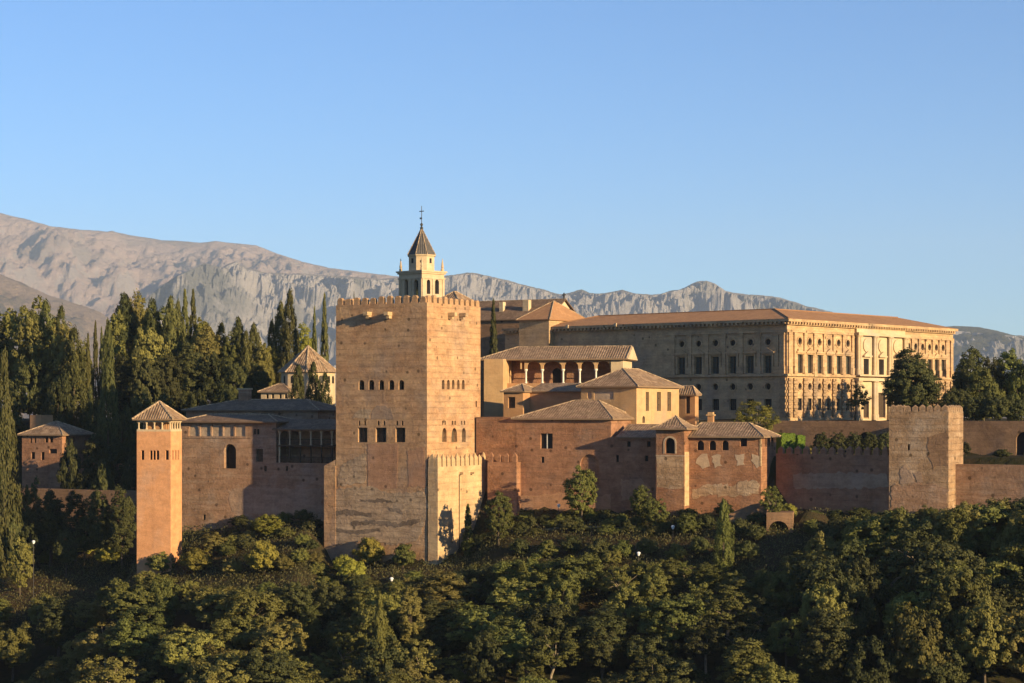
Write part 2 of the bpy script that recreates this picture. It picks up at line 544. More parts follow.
mm_pink = mountain_mat('far_mountain', (.385, .29, .255), (.30, .26, .25), (.20, .168, .155), .0010, .60)
mm_rock = mountain_mat('rock_mountain', (.24, .205, .19), (.42, .385, .375), (.095, .10, .09), .0016, .72)
mm_scrub = mountain_mat('scrub_hill', (.34, .245, .18), (.30, .24, .19), (.085, .085, .06), .0028, .5)
mm_green = mountain_mat('wooded_hill', (.10, .09, .05), (.12, .10, .07), (.04, .045, .025), .002, .5)
mountain('far_mountain', [(-260, 214), (-60, 211), (0, 213), (25, 219), (50, 226), (80, 229.5), (108, 231.5), (112, 230.5), (116, 232), (130, 235), (162, 240), (200, 242.5), (214, 241), (235, 243),
         (256, 245), (275, 253), (300, 261), (330, 268), (360, 272), (395, 276), (440, 282), (520, 300), (700, 350), (1290, 380)], 14000, 5200, 20, mm_pink, 3.3, 330, 1700, .6, .78)
mountain('rocky_mountain', [(-260, 345), (60, 335), (130, 315), (152, 292), (175, 276), (192, 268), (205, 263), (222, 267), (236, 261), (246, 268), (262, 272), (300, 274), (340, 276), (380, 279), (400, 277),
         (430, 279), (450, 275), (466, 273), (482, 274), (500, 279), (520, 284), (545, 290), (560, 294), (574, 292), (582, 290), (590, 293), (606, 293), (622, 290), (636, 293), (650, 295), (665, 292),
         (684, 288), (696, 282), (706, 280), (716, 284), (726, 291), (740, 294), (764, 295), (785, 299), (806, 306), (827, 311), (870, 322), (1290, 360)], 10500, 3600, 10, mm_rock, 8.7, 300, 1000, 1.3, .66, nx=1150, nt=190, smooth=False)
mountain('scrub_hill', [(-260, 262), (-40, 268), (0, 274), (20, 282), (50, 296), (75, 303), (100, 312), (120, 326), (170, 350), (260, 362), (400, 372), (1290, 385)], 8200, 2800, 15, mm_scrub, 5.1, 150, 700, .8, .75)
mountain('wooded_hill', [(-260, 400), (700, 380), (800, 352), (880, 336), (935, 327), (955, 326), (977, 327), (995, 330), (1013, 335), (1060, 341), (1290, 330)], 9300, 2900, 10, mm_green, 1.9, 130, 1000, .8)

# ------------------------------------------------------------------ building helper
class Bld:
    """origin = near corner; local +x runs right along the left-hand (front) face, local +y runs back along the right-hand (side) face"""
    def __init__(self, name, label, cat, px, Y, a, base_py=None, z0=None, group=None):
        self.o = Vector(((px - CX) / F * Y, Y, 0))
        self.z0 = z0 if z0 is not None else CZ + (HY - base_py) / F * Y
        self.ca, self.sa = math.cos(R(a)), math.sin(R(a))
        e = bpy.data.objects.new(name, None)
        COL.objects.link(e)
        e.location = (self.o.x, self.o.y, self.z0)
        e.rotation_euler = (0, 0, -R(a))
        e.empty_display_size = 2
        tag(e, label, cat, group)
        self.e = e
        self.holes = {'f': [], 's': []}

    def _t(self, px, face, c):
        k = (px - CX) / F
        ax, ay = (self.sa, self.ca) if face == 'f' else (self.ca, -self.sa)
        return (c + self.o.x * ax + self.o.y * ay) / (k * ax + ay)

    def s(self, px, face='f', c=0.0):
        t = self._t(px, face, c)
        dx, dy = (px - CX) / F * t - self.o.x, t - self.o.y
        return dx * self.ca - dy * self.sa if face == 'f' else dx * self.sa + dy * self.ca

    def z(self, px, py, face='f', c=0.0):
        return CZ + (HY - py) / F * self._t(px, face, c) - self.z0

    def P(self, face, c=0.0):
        if face == 'f':
            return lambda s, z, d: (s, c + d, z)
        return lambda s, z, d: (c - d, s, z)

    def bx(self, mb, face, s0, s1, z0, z1, d0, d1, c=0.0):
        if face == 'f':
            mb.box(s0, s1, c - d1, c - d0, z0, z1)
        else:
            mb.box(c + d0, c + d1, s0, s1, z0, z1)

    def hole(self, face, s0, s1, z0, z1, arch=None, d=0.45, mat='pane', bars=None, name='window', c=0.0, key=None, sill=None, label=None):
        h = dict(s0=s0, s1=s1, z0=z0, z1=z1, arch=arch, d=d)
        self.holes.setdefault(key or face, []).append(h)
        if mat is None:
            return h
        mb = MB()
        self.bx(mb, face, s0 - .04, s1 + .04, z0 - .04, z1 + .04, -d - .08, -d + .003, c)
        w = mb.build(name, mat, self.e)
        if label: w['label'] = label
        if bars:
            bm = MB()
            n, m_, bmat = bars
            for i in range(1, n):
                x = s0 + (s1 - s0) * i / n
                self.bx(bm, face, x - .07, x + .07, z0, z1 - (.0 if not arch else (s1 - s0) * .2), -d + .004, -d + .16, c)
            for i in range(1, m_):
                zz = z0 + (z1 - z0) * i / m_
                self.bx(bm, face, s0, s1, zz - .05, zz + .05, -d + .005, -d + .12, c)
            bm.build('mullion', bmat, w)
        if sill:
            sm = MB()
            self.bx(sm, face, s0 - .12, s1 + .12, z0 - .16, z0 - .01, .002, .12, c)
            sm.build('sill', sill, w)
        return h

    def win(self, face, x0, y0, x1, y1, c=0.0, **kw):
        s0, s1 = sorted((self.s(x0, face, c), self.s(x1, face, c)))
        zm = (x0 + x1) / 2
        return self.hole(face, s0, s1, self.z(zm, y1, face, c), self.z(zm, y0, face, c), c=c, **kw)

    def walls(self, L, Rr, z0, z1, mat, y0=0.0, x1=0.0, name='wall', keyf='f', keys='s'):
        mb = MB()
        mb.face(self.P('f', y0), -L + x1 * 0, x1, z0, z1, self.holes.get(keyf, []))
        mb.face(self.P('s', x1), y0, y0 + Rr, z0, z1, self.holes.get(keys, []))
        mb.poly([(x1, y0 + Rr, z0), (-L, y0 + Rr, z0), (-L, y0 + Rr, z1), (x1, y0 + Rr, z1)])
        mb.poly([(-L, y0 + Rr, z0), (-L, y0, z0), (-L, y0, z1), (-L, y0 + Rr, z1)])
        mb.poly([(-L, y0, z1), (x1, y0, z1), (x1, y0 + Rr, z1), (-L, y0 + Rr, z1)])
        return mb.build(name, mat, self.e)

    def boxp(self, name, mat, x0, x1, y0, y1, z0, z1, parent=None):
        return MB().box(x0, x1, y0, y1, z0, z1).build(name, mat, parent or self.e)

    def hip(self, x0, x1, y0, y1, ze, rise, ov=0.5, mat='tile', il=None, ir=None, axis='x', thick=0.22, flare=0.0, ridge=True, name='roof', rr=0.10):
        x0 -= ov; x1 += ov; y0 -= ov; y1 += ov
        mb = MB()
        if axis == 'x':
            half = (y1 - y0) / 2
            il = half if il is None else il
            ir = half if ir is None else ir
            a, b = Vector((x0 + il, (y0 + y1) / 2, ze + rise)), Vector((x1 - ir, (y0 + y1) / 2, ze + rise))
        else:
            half = (x1 - x0) / 2
            il = half if il is None else il
            ir = half if ir is None else ir
            a, b = Vector(((x0 + x1) / 2, y0 + il, ze + rise)), Vector(((x0 + x1) / 2, y1 - ir, ze + rise))
        E = [Vector((x0, y0, ze)), Vector((x1, y0, ze)), Vector((x1, y1, ze)), Vector((x0, y1, ze))]
        if axis == 'x':
            if (b.x - a.x) < 0.02: a.x = b.x = (a.x + b.x) / 2; polys = [(E[0], E[1], a), (E[1], E[2], a), (E[2], E[3], a), (E[3], E[0], a)]
            else: polys = [(E[0], E[1], b, a), (E[1], E[2], b), (E[2], E[3], a, b), (E[3], E[0], a)]
            hips = [(E[0], a), (E[3], a), (E[1], b), (E[2], b), (a, b)]
        else:
            if (b.y - a.y) < 0.02: a.y = b.y = (a.y + b.y) / 2; polys = [(E[0], E[1], a), (E[1], E[2], a), (E[2], E[3], a), (E[3], E[0], a)]
            else: polys = [(E[0], E[1], a), (E[1], E[2], b, a), (E[2], E[3], b), (E[3], E[0], a, b)]
            hips = [(E[0], a), (E[1], a), (E[2], b), (E[3], b), (a, b)]
        def uvof(pts, e0, e1):
            u = (e1 - e0).normalized()
            n = u.cross(Vector(pts[2]) - e0).normalized()
            w = n.cross(u)
            k = (e0.x * 1.7 + e0.y * 2.3) % 5
            return [((Vector(p) - e0).dot(u) + k, (Vector(p) - e0).dot(w) + k) for p in pts]
        for pl in polys:
            if flare and len(pl) == 3:
                lo0, lo1, ap = pl
                m0, m1 = lo0.lerp(ap, .42), lo1.lerp(ap, .42)
                m0.z -= flare; m1.z -= flare
                mb.poly([lo0, lo1, m1, m0], uvof([lo0, lo1, m1, m0], lo0, lo1))
                mb.poly([m0, m1, ap], uvof([m0, m1, ap], m0, m1))
            else:
                mb.poly(pl, uvof(pl, pl[0], pl[1]))
        D = [e - Vector((0, 0, thick)) for e in E]
        for i in range(4):
            j = (i + 1) % 4
            mb.poly([D[i], D[j], E[j], E[i]])
        mb.poly(list(reversed(D)))
        ro = mb.build(name, mat, self.e)
        if ridge:
            rb = MB()
            for p, q in hips:
                if (q - p).length > 0.1:
                    if flare:
                        m = p.lerp(q, .42); m.z -= flare
                        rb.tube(p, m, rr); rb.tube(m, q, rr)
                    else:
                        rb.tube(p, q, rr)
            rb.build('ridge_tiles', 'ridge', ro)
        return ro

    def shed(self, x0, x1, y0, y1, ze, zt, ov=0.4, mat='tile', thick=.2, name='roof', ridge=False):
        """single slope: eave at y0, top at y1"""
        x0 -= ov; x1 += ov; y0 -= ov
        mb = MB()
        E = [(x0, y0, ze), (x1, y0, ze), (x1, y1, zt), (x0, y1, zt)]
        ln = math.hypot(y1 - y0, zt - ze)
        mb.poly(E, [(x0, 0), (x1, 0), (x1, ln), (x0, ln)])
        D = [(a, b, c - thick) for a, b, c in E]
        for i in range(4):
            j = (i + 1) % 4
            mb.poly([D[i], D[j], E[j], E[i]])
        mb.poly(list(reversed(D)))
        ro = mb.build(name, mat, self.e)
        if ridge:
            MB().tube(E[3], E[2], .14).build('ridge_tiles', 'ridge', ro)
        return ro

    def gable(self, x0, x1, y0, y1, ze, rise, ov=.4, mat='tile', thick=.2, name='roof', ridge=True):
        x0 -= ov; x1 += ov; y0 -= ov; y1 += ov
        ym = (y0 + y1) / 2
        mb = MB()
        ln = math.hypot(ym - y0, rise)
        for ya in (y0, y1):
            P = [(x0, ya, ze), (x1, ya, ze), (x1, ym, ze + rise), (x0, ym, ze + rise)]
            if ya == y1: P = [P[1], P[0], P[3], P[2]]
            mb.poly(P, [(P[0][0], 0), (P[1][0], 0), (P[2][0], ln), (P[3][0], ln)])
            mb.poly([(a, b, c - thick) for a, b, c in reversed(P)])
        for xx in (x0, x1):
            for ya in (y0, y1):
                mb.poly([(xx, ya, ze - thick), (xx, ya, ze), (xx, ym, ze + rise), (xx, ym, ze + rise - thick)])
        for ya in (y0, y1):
            mb.poly([(x0, ya, ze - thick), (x1, ya, ze - thick), (x1, ya, ze), (x0, ya, ze)])
        ro = mb.build(name, mat, self.e)
        if ridge:
            MB().tube((x0, ym, ze + rise), (x1, ym, ze + rise), .13).build('ridge_tiles', 'ridge', ro)
        return ro

    def merlons(self, mat, spots, w, t, h, cap, shape='pyramid'):
        """spots: (x, y, z, quarter-turn)"""
        mb = MB()
        hw, ht = w / 2, t / 2
        if shape == 'round':
            prof = [(-hw, 0), (hw, 0), (hw, h - cap)] + [(hw * math.cos(math.pi * k / 6), h - cap + cap * math.sin(math.pi * k / 6)) for k in range(1, 6)] + [(-hw, h - cap)]
            mb.loft([(x, -ht, z) for x, z in prof], [(x, ht, z) for x, z in prof])
        else:
            lo = [(-hw, -ht, 0), (hw, -ht, 0), (hw, ht, 0), (-hw, ht, 0)]
            mi = [(a, b, h - cap) for a, b, _ in lo]
            hi = [(a * .12, b * .12, h) for a, b, _ in lo]
            for A, B in ((lo, mi), (mi, hi)):
                for i in range(4):
                    j = (i + 1) % 4
                    mb.poly([A[i], A[j], B[j], B[i]])
            mb.poly(hi)
        first = None
        for x, y, z, q in spots:
            if first is None:
                o = first = mb.build('merlon', mat, self.e)
            else:
                o = first.copy()
                COL.objects.link(o)
                o.parent = self.e
            o.location = (x, y, z)
            o.rotation_euler = (R(rnd.uniform(-.8, .8)), 0, R(90 * q) + R(rnd.uniform(-1.5, 1.5)))
            k = rnd.uniform(.82, 1.06)
            o.scale = (rnd.uniform(.93, 1.04), 1, k)

    def ring_spots(self, x0, x1, y0, y1, z, pitch, inset):
        sp = []
        n = max(1, round((x1 - x0) / pitch))
        for i in range(n):
            x = x0 + (i + .5) * (x1 - x0) / n
            sp += [(x, y0 + inset, z, 0), (x, y1 - inset, z, 0)]
        n = max(1, round((y1 - y0) / pitch))
        for i in range(n):
            y = y0 + (i + .5) * (y1 - y0) / n
            sp += [(x1 - inset, y, z, 1), (x0 + inset, y, z, 1)]
        return sp

    def patch(self, face, pts_px, mat, th=.05, name='plaster_patch', c=0.0, jitter=.35, seed=1):
        """raised skin of plaster with a ragged outline on a wall face"""
        rr = random.Random(seed)
        pts = [(self.s(px, face, c), self.z(px, py, face, c)) for px, py in pts_px]
        out = []
        for p, q in zip(pts, pts[1:] + pts[:1]):
            L = math.hypot(q[0] - p[0], q[1] - p[1])
            n = max(1, int(L / .45))
            for i in range(n):
                t = i / n
                k = jitter * min(1, L)
                out.append((p[0] + (q[0] - p[0]) * t + rr.uniform(-k, k) * .6, p[1] + (q[1] - p[1]) * t + rr.uniform(-k, k) * .6))
        bm = bmesh.new()
        P = self.P(face, c)
        vs = [bm.verts.new(P(s_, z_, -th)) for s_, z_ in out]
        lo = [bm.verts.new(P(s_, z_, .01)) for s_, z_ in out]
        n = len(vs)
        es = [bm.edges.new((vs[i], vs[(i + 1) % n])) for i in range(n)]
        bmesh.ops.triangle_fill(bm, edges=es, use_beauty=True)
        for i in range(n):
            j = (i + 1) % n
            bm.faces.new((lo[i], lo[j], vs[j], vs[i]))
        bmesh.ops.recalc_face_normals(bm, faces=bm.faces)
        me = bpy.data.meshes.new(name)
        bm.to_mesh(me)
        bm.free()
        me.materials.append(M[mat])
        o = bpy.data.objects.new(name, me)
        COL.objects.link(o)
        o.parent = self.e
        return o

    def column(self, x, y, z0, z1, r=.14, mat='white', name='column', cap=True):
        mb = MB()
        h = z1 - z0
        prof = [(r * 1.5, z0), (r * 1.5, z0 + .12), (r, z0 + .2), (r * .92, z1 - .5), (r * 1.1, z1 - .45), (r * 1.9, z1 - .18), (r * 1.9, z1)] if cap else [(r, z0), (r, z1)]
        mb.rings(prof, x, y, 10)
        return mb.build(name, mat, self.e, smooth=False)

# ------------------------------------------------------------------ tall square tower
def great_tower():
    b = Bld('fortress_tower', 'tall square tan tower with crenellated top and two rows of arched windows', 'tower', 427, 302, 30, base_py=585)
    L, Rr = -b.s(336), b.s(480.5, 's')
    zt = b.z(427, 304)
    for x0, x1 in ((358.7, 364.2), (368.6, 374.1), (378.9, 384), (388.8, 394.1), (398.7, 404)):
        b.win('f', x0, 380, x1, 389.8, arch='arch', d=.9)
    for x0, x1 in ((358.5, 360.3), (364, 365.9), (377.4, 379.4), (383.2, 385.1), (396.1, 398.1), (401.5, 403.4)):
        b.win('f', x0, 420.6, x1, 425.4, arch='arch', d=.5)
    for x0, x1 in ((358, 367.4), (375.6, 386.4), (395.5, 405.3)):
        b.win('f', x0, 427.6, x1, 442.2, d=.8, mat='shutter', bars=(2, 1, 'wood'))
    for x0, x1 in ((441.8, 444.5), (447, 449.7), (451.8, 454.5), (457.1, 459.6), (461.9, 464.6)):
        b.win('s', x0, 379.9, x1, 389.2, arch='arch', d=.9)
    for x0, x1 in ((442, 443.5), (444.4, 445.9), (451.6, 453.4), (454.4, 455.9), (461, 462.5), (463.7, 465.2)):
        b.win('s', x0, 420.6, x1, 424.8, arch='arch', d=.5)
    for x0, x1 in ((442.2, 446.6), (451.5, 457.1), (461.8, 465.8)):
        b.win('s', x0, 428, x1, 442, arch='point', d=.6, mat='shutter')
    b.win('s', 475.5, 401, 477, 407, d=.5)
    b.walls(L, Rr, 0, zt, 'tapial')
    # parapet: a low wall ring and its merlons
    par = MB()
    for x0, x1, y0, y1 in ((-L, 0, 0, .6), (-L, 0, Rr - .6, Rr), (-L, -L + .6, .6, Rr - .6), (-.6, 0, .6, Rr - .6)):
        par.box(x0, x1, y0, y1, zt + .004, zt + .25)
    par.build('parapet', 'tapial', b.e)
    b.merlons('tapial', b.ring_spots(-L, 0, 0, Rr, zt + .25, 1.52, .3), 1.02, .55, 1.15, .45, 'round')
    # spouts under the parapet
    for face, px, py in (('f', 369.8, 315), ('f', 390.2, 315), ('s', 449, 315.5), ('s', 460, 316)):
        s, z = b.s(px, face), b.z(px, py, face)
        mb = MB()
        b.bx(mb, face, s - .38, s + .38, z - .1, z + .45, .005, 1.25)
        b.bx(mb, face, s - .28, s + .28, z - .55, z - .104, .004, .75)
        mb.build('corbel', 'bastion', b.e)
    # stair head on the terrace
    hx0, hx1, hy0, hy1 = -4.4, -.9, Rr - 5.4, Rr - 1.2
    b.boxp('stair_turret', 'buff', hx0, hx1, hy0, hy1, zt + .01, zt + 1.1)
    b.hip(hx0, hx1, hy0, hy1, zt + 1.1, 1.5, .35, 'tile', name='turret_roof', axis='y')
    # lower buttress on the left
    zb = b.z(330, 466)
    xl = b.s(324.5)
    mb = MB()
    mb.box(xl, -L - .003, -.12, 9, 0, zb)
    mb.poly([(xl, -.12, zb), (-L - .003, -.12, zb), (-L - .003, -.12, zb + 1.0)])
    mb.poly([(xl, 9, zb), (-L - .003, 9, zb + 1.0), (-L - .003, 9, zb)])
    mb.poly([(xl, -.12, zb), (-L - .003, -.12, zb + 1.0), (-L - .003, 9, zb + 1.0), (xl, 9, zb)])
    mb.build('buttress', 'tapial', b.e)
    # repairs and old plaster on the shaded face
    b.patch('f', [(334, 489), (367, 486), (395, 494), (424, 491), (428, 505), (424, 528), (417, 541), (390, 545), (370, 539), (333, 545)], 'patch_grey', seed=3)
    b.patch('f', [(367.5, 444), (398, 444), (397, 488), (368, 490)], 'patch_red', .03, 'brick_repair', jitter=.1, seed=4)
    b.patch('f', [(407, 452), (424, 446), (426, 487), (409, 486)], 'patch_red', .03, 'brick_repair', jitter=.3, seed=9)
    b.patch('f', [(371, 419.4), (372, 411), (377, 405.5), (384, 405), (391, 409), (394, 419.4)], 'patch_dim', .02, seed=5, jitter=.2)
    b.patch('f', [(353, 418.5), (358, 410), (370, 409), (370.5, 419.4)], 'patch_grey', .02, seed=51)
    for k, pts in enumerate(([(334, 512), (350, 509.5), (372, 513), (372, 517), (352, 514.5), (334, 516)], [(388, 507), (402, 510), (404, 514), (390, 511)], [(352, 522), (372, 519.5), (398, 523), (420, 519), (420, 523), (398, 527), (372, 524), (352, 526)], [(336, 528), (356, 531), (380, 528), (380, 531), (356, 534.5), (336, 532)], [(360, 500.5), (380, 499), (396, 501.5), (380, 502.5)])):
        b.patch('f', pts, 'scar', .075, 'erosion_scar', jitter=.3, seed=80 + k)
    b.patch('f', [(340, 467), (366, 452), (366, 482), (338, 486)], 'patch_grey', .03, seed=6)
    return b
great_tower()

def bastion():
    b = Bld('bastion', 'pale sunlit bastion wall with pointed merlons wrapping the foot of the tallest tower', 'bastion', 437.8, 300.9, 30, base_py=590)
    L, Rr = -b.s(428), b.s(487, 's')
    zt = b.z(437.6, 467)
    th = 1.0
    mb = MB()
    mb.box(-L, 0, 0, th, 0, zt)
    mb.box(-th, 0, th, Rr, 0, zt)
    mb.build('wall', 'bastion', b.e)
    sp = []
    n = 11
    for i in range(n):
        sp.append((-.3, .55 + i * (Rr - 1.1) / (n - 1), zt, 1))
    for x in (-L + .5, -L / 2 - .3):
        sp.append((x, .3, zt, 0))
    b.merlons('bastion', sp, .98, .55, 1.9, .75)
    for px, py in ((460.2, 473.4), (471, 473.2)):
        s, z = b.s(px, 's'), b.z(px, py, 's')
        MB().box(.005, .7, s - .22, s + .22, z - .15, z + .2).build('water_spout', 'bastion', b.e)
    MB().box(.004, .09, b.s(459, 's') - .06, b.s(459, 's') + .06, 0, b.z(459, 474.5, 's')).build('downpipe', 'wood', b.e)
bastion()

# ------------------------------------------------------------------ slender tower with a lantern gallery
def slender_tower():
    b = Bld('slender_tower', 'slender orange tower with an open columned gallery under its tiled pyramid roof', 'tower', 170.7, 311, 13, base_py=585)
    L, Rr = -b.s(136.8), b.s(181.8, 's')
    ze, zg = b.z(170.7, 419), b.z(170.7, 431.5)
    for x0, x1 in ((141, 144.2), (149.8, 152.4), (153, 155.6), (156.2, 159.2), (165.3, 168.7)):
        b.win('f', x0, 450.3, x1, 459.8, d=.5, arch='arch' if x0 > 149 and x0 < 160 else None)
    for x0, x1 in ((172.2, 173.8), (175, 176.6), (177.6, 179.2)):
        b.win('s', x0, 450.3, x1, 459.8, d=.5)
    b.walls(L, Rr, 0, zg, 'orange')
    # gallery: inner room, posts, balustrade, beam
    b.boxp('inner_room', 'ochre', -L + 1.2, -1.2, 1.2, Rr - 1.2, zg + .01, ze - .3)
    for face, a0, a1, n, c in (('f', -L, 0, 5, 0), ('s', 0, Rr, 5, 0)):
        for i in range(n):
            t = a0 + .22 + (a1 - a0 - .44) * i / (n - 1)
            x, y = (t, .25) if face == 'f' else (-.25, t)
            if face == 's' and i == 0: continue
            b.column(x, y, zg + .3, ze - .3, .13, 'cream', 'gallery_column')
    b.column(-L + .25, Rr - .3, zg + .3, ze - .3, .13, 'cream', 'gallery_column')
    b.column(-L + .25, Rr / 2, zg + .3, ze - .3, .13, 'cream', 'gallery_column')
    mb = MB()
    for z0, z1 in ((zg + .004, zg + .32), (ze - .5, ze - .22)):
        mb.box(-L, 0, 0, .35, z0, z1); mb.box(-L, 0, Rr - .35, Rr, z0, z1)
        mb.box(-L, -L + .35, .352, Rr - .352, z0, z1); mb.box(-.35, 0, .352, Rr - .352, z0, z1)
    mb.build('gallery_rail', 'cream', b.e)
    b.hip(-L, 0, 0, Rr, ze, b.z(161.7, 401.3, 'f', Rr / 2) - ze, .55, 'tile', il=(L + 1.1) / 2, ir=(L + 1.1) / 2, rr=.16)
slender_tower()

# ------------------------------------------------------------------ palace wing between the two towers
def left_wing():
    b = Bld('palace_wing', 'long brown palace wing on a high wall between the slender and the tallest tower', 'palace', 333, 316.5, 24, base_py=560)
    xl, xm = b.s(181), b.s(276)
    ze, zl = b.z(230, 421.5), b.z(305, 463)
    zg = b.z(230, 436.8)
    # arched and small openings of the left-hand wall
    b.win('f', 224, 444, 236, 468.5, arch='arch', d=1.0)
    b.win('f', 255.8, 449, 263, 461.8, d=.5, mat='shutter')
    b.win('f', 203, 514.5, 205.6, 520, d=.5)
    b.win('f', 264.2, 466, 266.6, 471.4, d=.5)
    b.win('f', 253.6, 429, 256, 434.4, d=.3); b.win('f', 256.8, 429, 259.2, 434.4, d=.3)
    for i in range(5):      # blind plastered bays under the eave
        x0 = 188 + i * 11.6
        b.win('f', x0 + .6, 424.4, x0 + 10.8, 436.2, arch='arch' if i == 0 else None, d=.22, mat='patch_pale', name='blind_bay')
    mb = MB()
    mb.face(b.P('f'), xl, xm, 0, ze, b.holes['f'])
    mb.face(b.P('s', xm), 0, 8, zl, ze, [])
    mb.poly([(xl, 8, 0), (xl, 0, 0), (xl, 0, ze), (xl, 8, ze)])
    mb.poly([(xl, 0, ze), (xm, 0, ze), (xm, 8, ze), (xl, 8, ze)])
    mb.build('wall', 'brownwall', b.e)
    b.holes['f'] = []
    h2 = []
    b.win('f', 285.6, 466, 288, 471, d=.5)
    mb = MB()
    mb.face(b.P('f'), xm, 0, 0, zl, b.holes['f'])
    mb.poly([(xm, 0, zl), (0, 0, zl), (0, 8, zl), (xm, 8, zl)])
    mb.poly([(0, 0, 0), (0, 8, 0), (0, 8, zl), (0, 0, zl)])
    mb.build('lower_wall', 'brownwall', b.e)
    s = MB(); s.box(xl, xm, -.1, -.004, zg - .25, zg - .05); s.build('string_course', 'brownwall', b.e)
    b.patch('f', [(228, 490), (262, 486), (300, 490), (322, 488), (322, 512), (280, 516), (232, 512)], 'patch_dim', .03, seed=12)
    b.hip(xl, xm, 0, 7, ze, b.z(230, 414.2, 'f', 3.5) - ze, .7, 'tile_dark', rr=.11)
    # two-storey timber gallery on the right
    zf, zr = b.z(305, 445.5), b.z(305, 429)
    b.boxp('gallery_back_wall', 'brownwall', xm + .01, 0, 3.2, 3.6, zl + .01, zr)
    b.boxp('gallery_floor', 'wood', xm + .01, 0, .05, 3.19, zf - .2, zf + .05)
    for i in range(6):
        x = xm + .5 + (-xm - .8) * i / 5
        b.column(x, .25, zf + .06, zr - .25, .12, 'cream', 'gallery_column')
        b.column(x, .25, zl + .01, zf - .21, .14, 'wood' if i else 'cream', 'gallery_post', cap=False)
    mb = MB()
    for z in (zl + .9, zf + .95):
        mb.box(xm + .02, 0, .18, .28, z, z + .1)
    for i in range(44):
        x = xm + .3 + (-xm - .5) * i / 43
        mb.box(x - .03, x + .03, .2, .26, zf + .06, zf + .95)
        mb.box(x - .03, x + .03, .2, .26, zl + .01, zl + .9)
    mb.build('railing', 'wood', b.e)
    mb = MB()
    for x0 in [xm + .5 + (-xm - .8) * i / 5 for i in range(5)]:
        x1 = x0 + (-xm - .8) / 5
        h = []
        outl, fans = outline(dict(s0=x0 + .15, s1=x1 - .15, z0=zf + .3, z1=zr - .3, arch='arch'))
        for c, arc in fans:
            for p, q in zip(arc, arc[1:]):
                mb.poly([(c[0], .2, c[1]), (p[0], .2, p[1]), (q[0], .2, q[1])])
    mb.box(xm + .01, 0, .1, .4, zr - .29, zr - .01)
    mb.build('gallery_arches', 'brownwall', b.e)
    b.shed(xm, .3, 0, 4.4, zr, b.z(305, 419, 'f', 4.4), .5, 'tile_dark')
    # rear block above
    zb0, zb1 = zl, b.z(250, 410, 'f', 9)
    x0, x1 = b.s(186, 'f', 9), b.s(318, 'f', 9)
    b.holes['r'] = []
    b.win('f', 260, 413, 268, 419, c=9, key='r', d=.3)
    mb = MB()
    mb.face(b.P('f', 9), x0, x1, zb0, zb1, b.holes['r'])
    mb.face(b.P('s', x1), 9, 19, zb0, zb1, [])
    mb.poly([(x0, 19, zb0), (x0, 9, zb0), (x0, 9, zb1), (x0, 19, zb1)])
    mb.build('rear_wall', 'brownwall', b.e)
    b.hip(x0, x1, 9, 19, zb1, b.z(250, 399.5, 'f', 14) - zb1, .6, 'tile_dark', name='rear_roof', il=8)
    cx = b.s(244.5, 'f', 14)
    zc = b.z(244.5, 398.8, 'f', 14)
    ch = b.boxp('chimney', 'brownwall', cx - .9, cx + .9, 13.5, 14.8, zc - 1.2, zc + 1.55)
    b.boxp('chimney_cap', 'cream', cx - 1.05, cx + 1.05, 13.35, 14.95, zc + 1.553, zc + 1.8, ch)
left_wing()

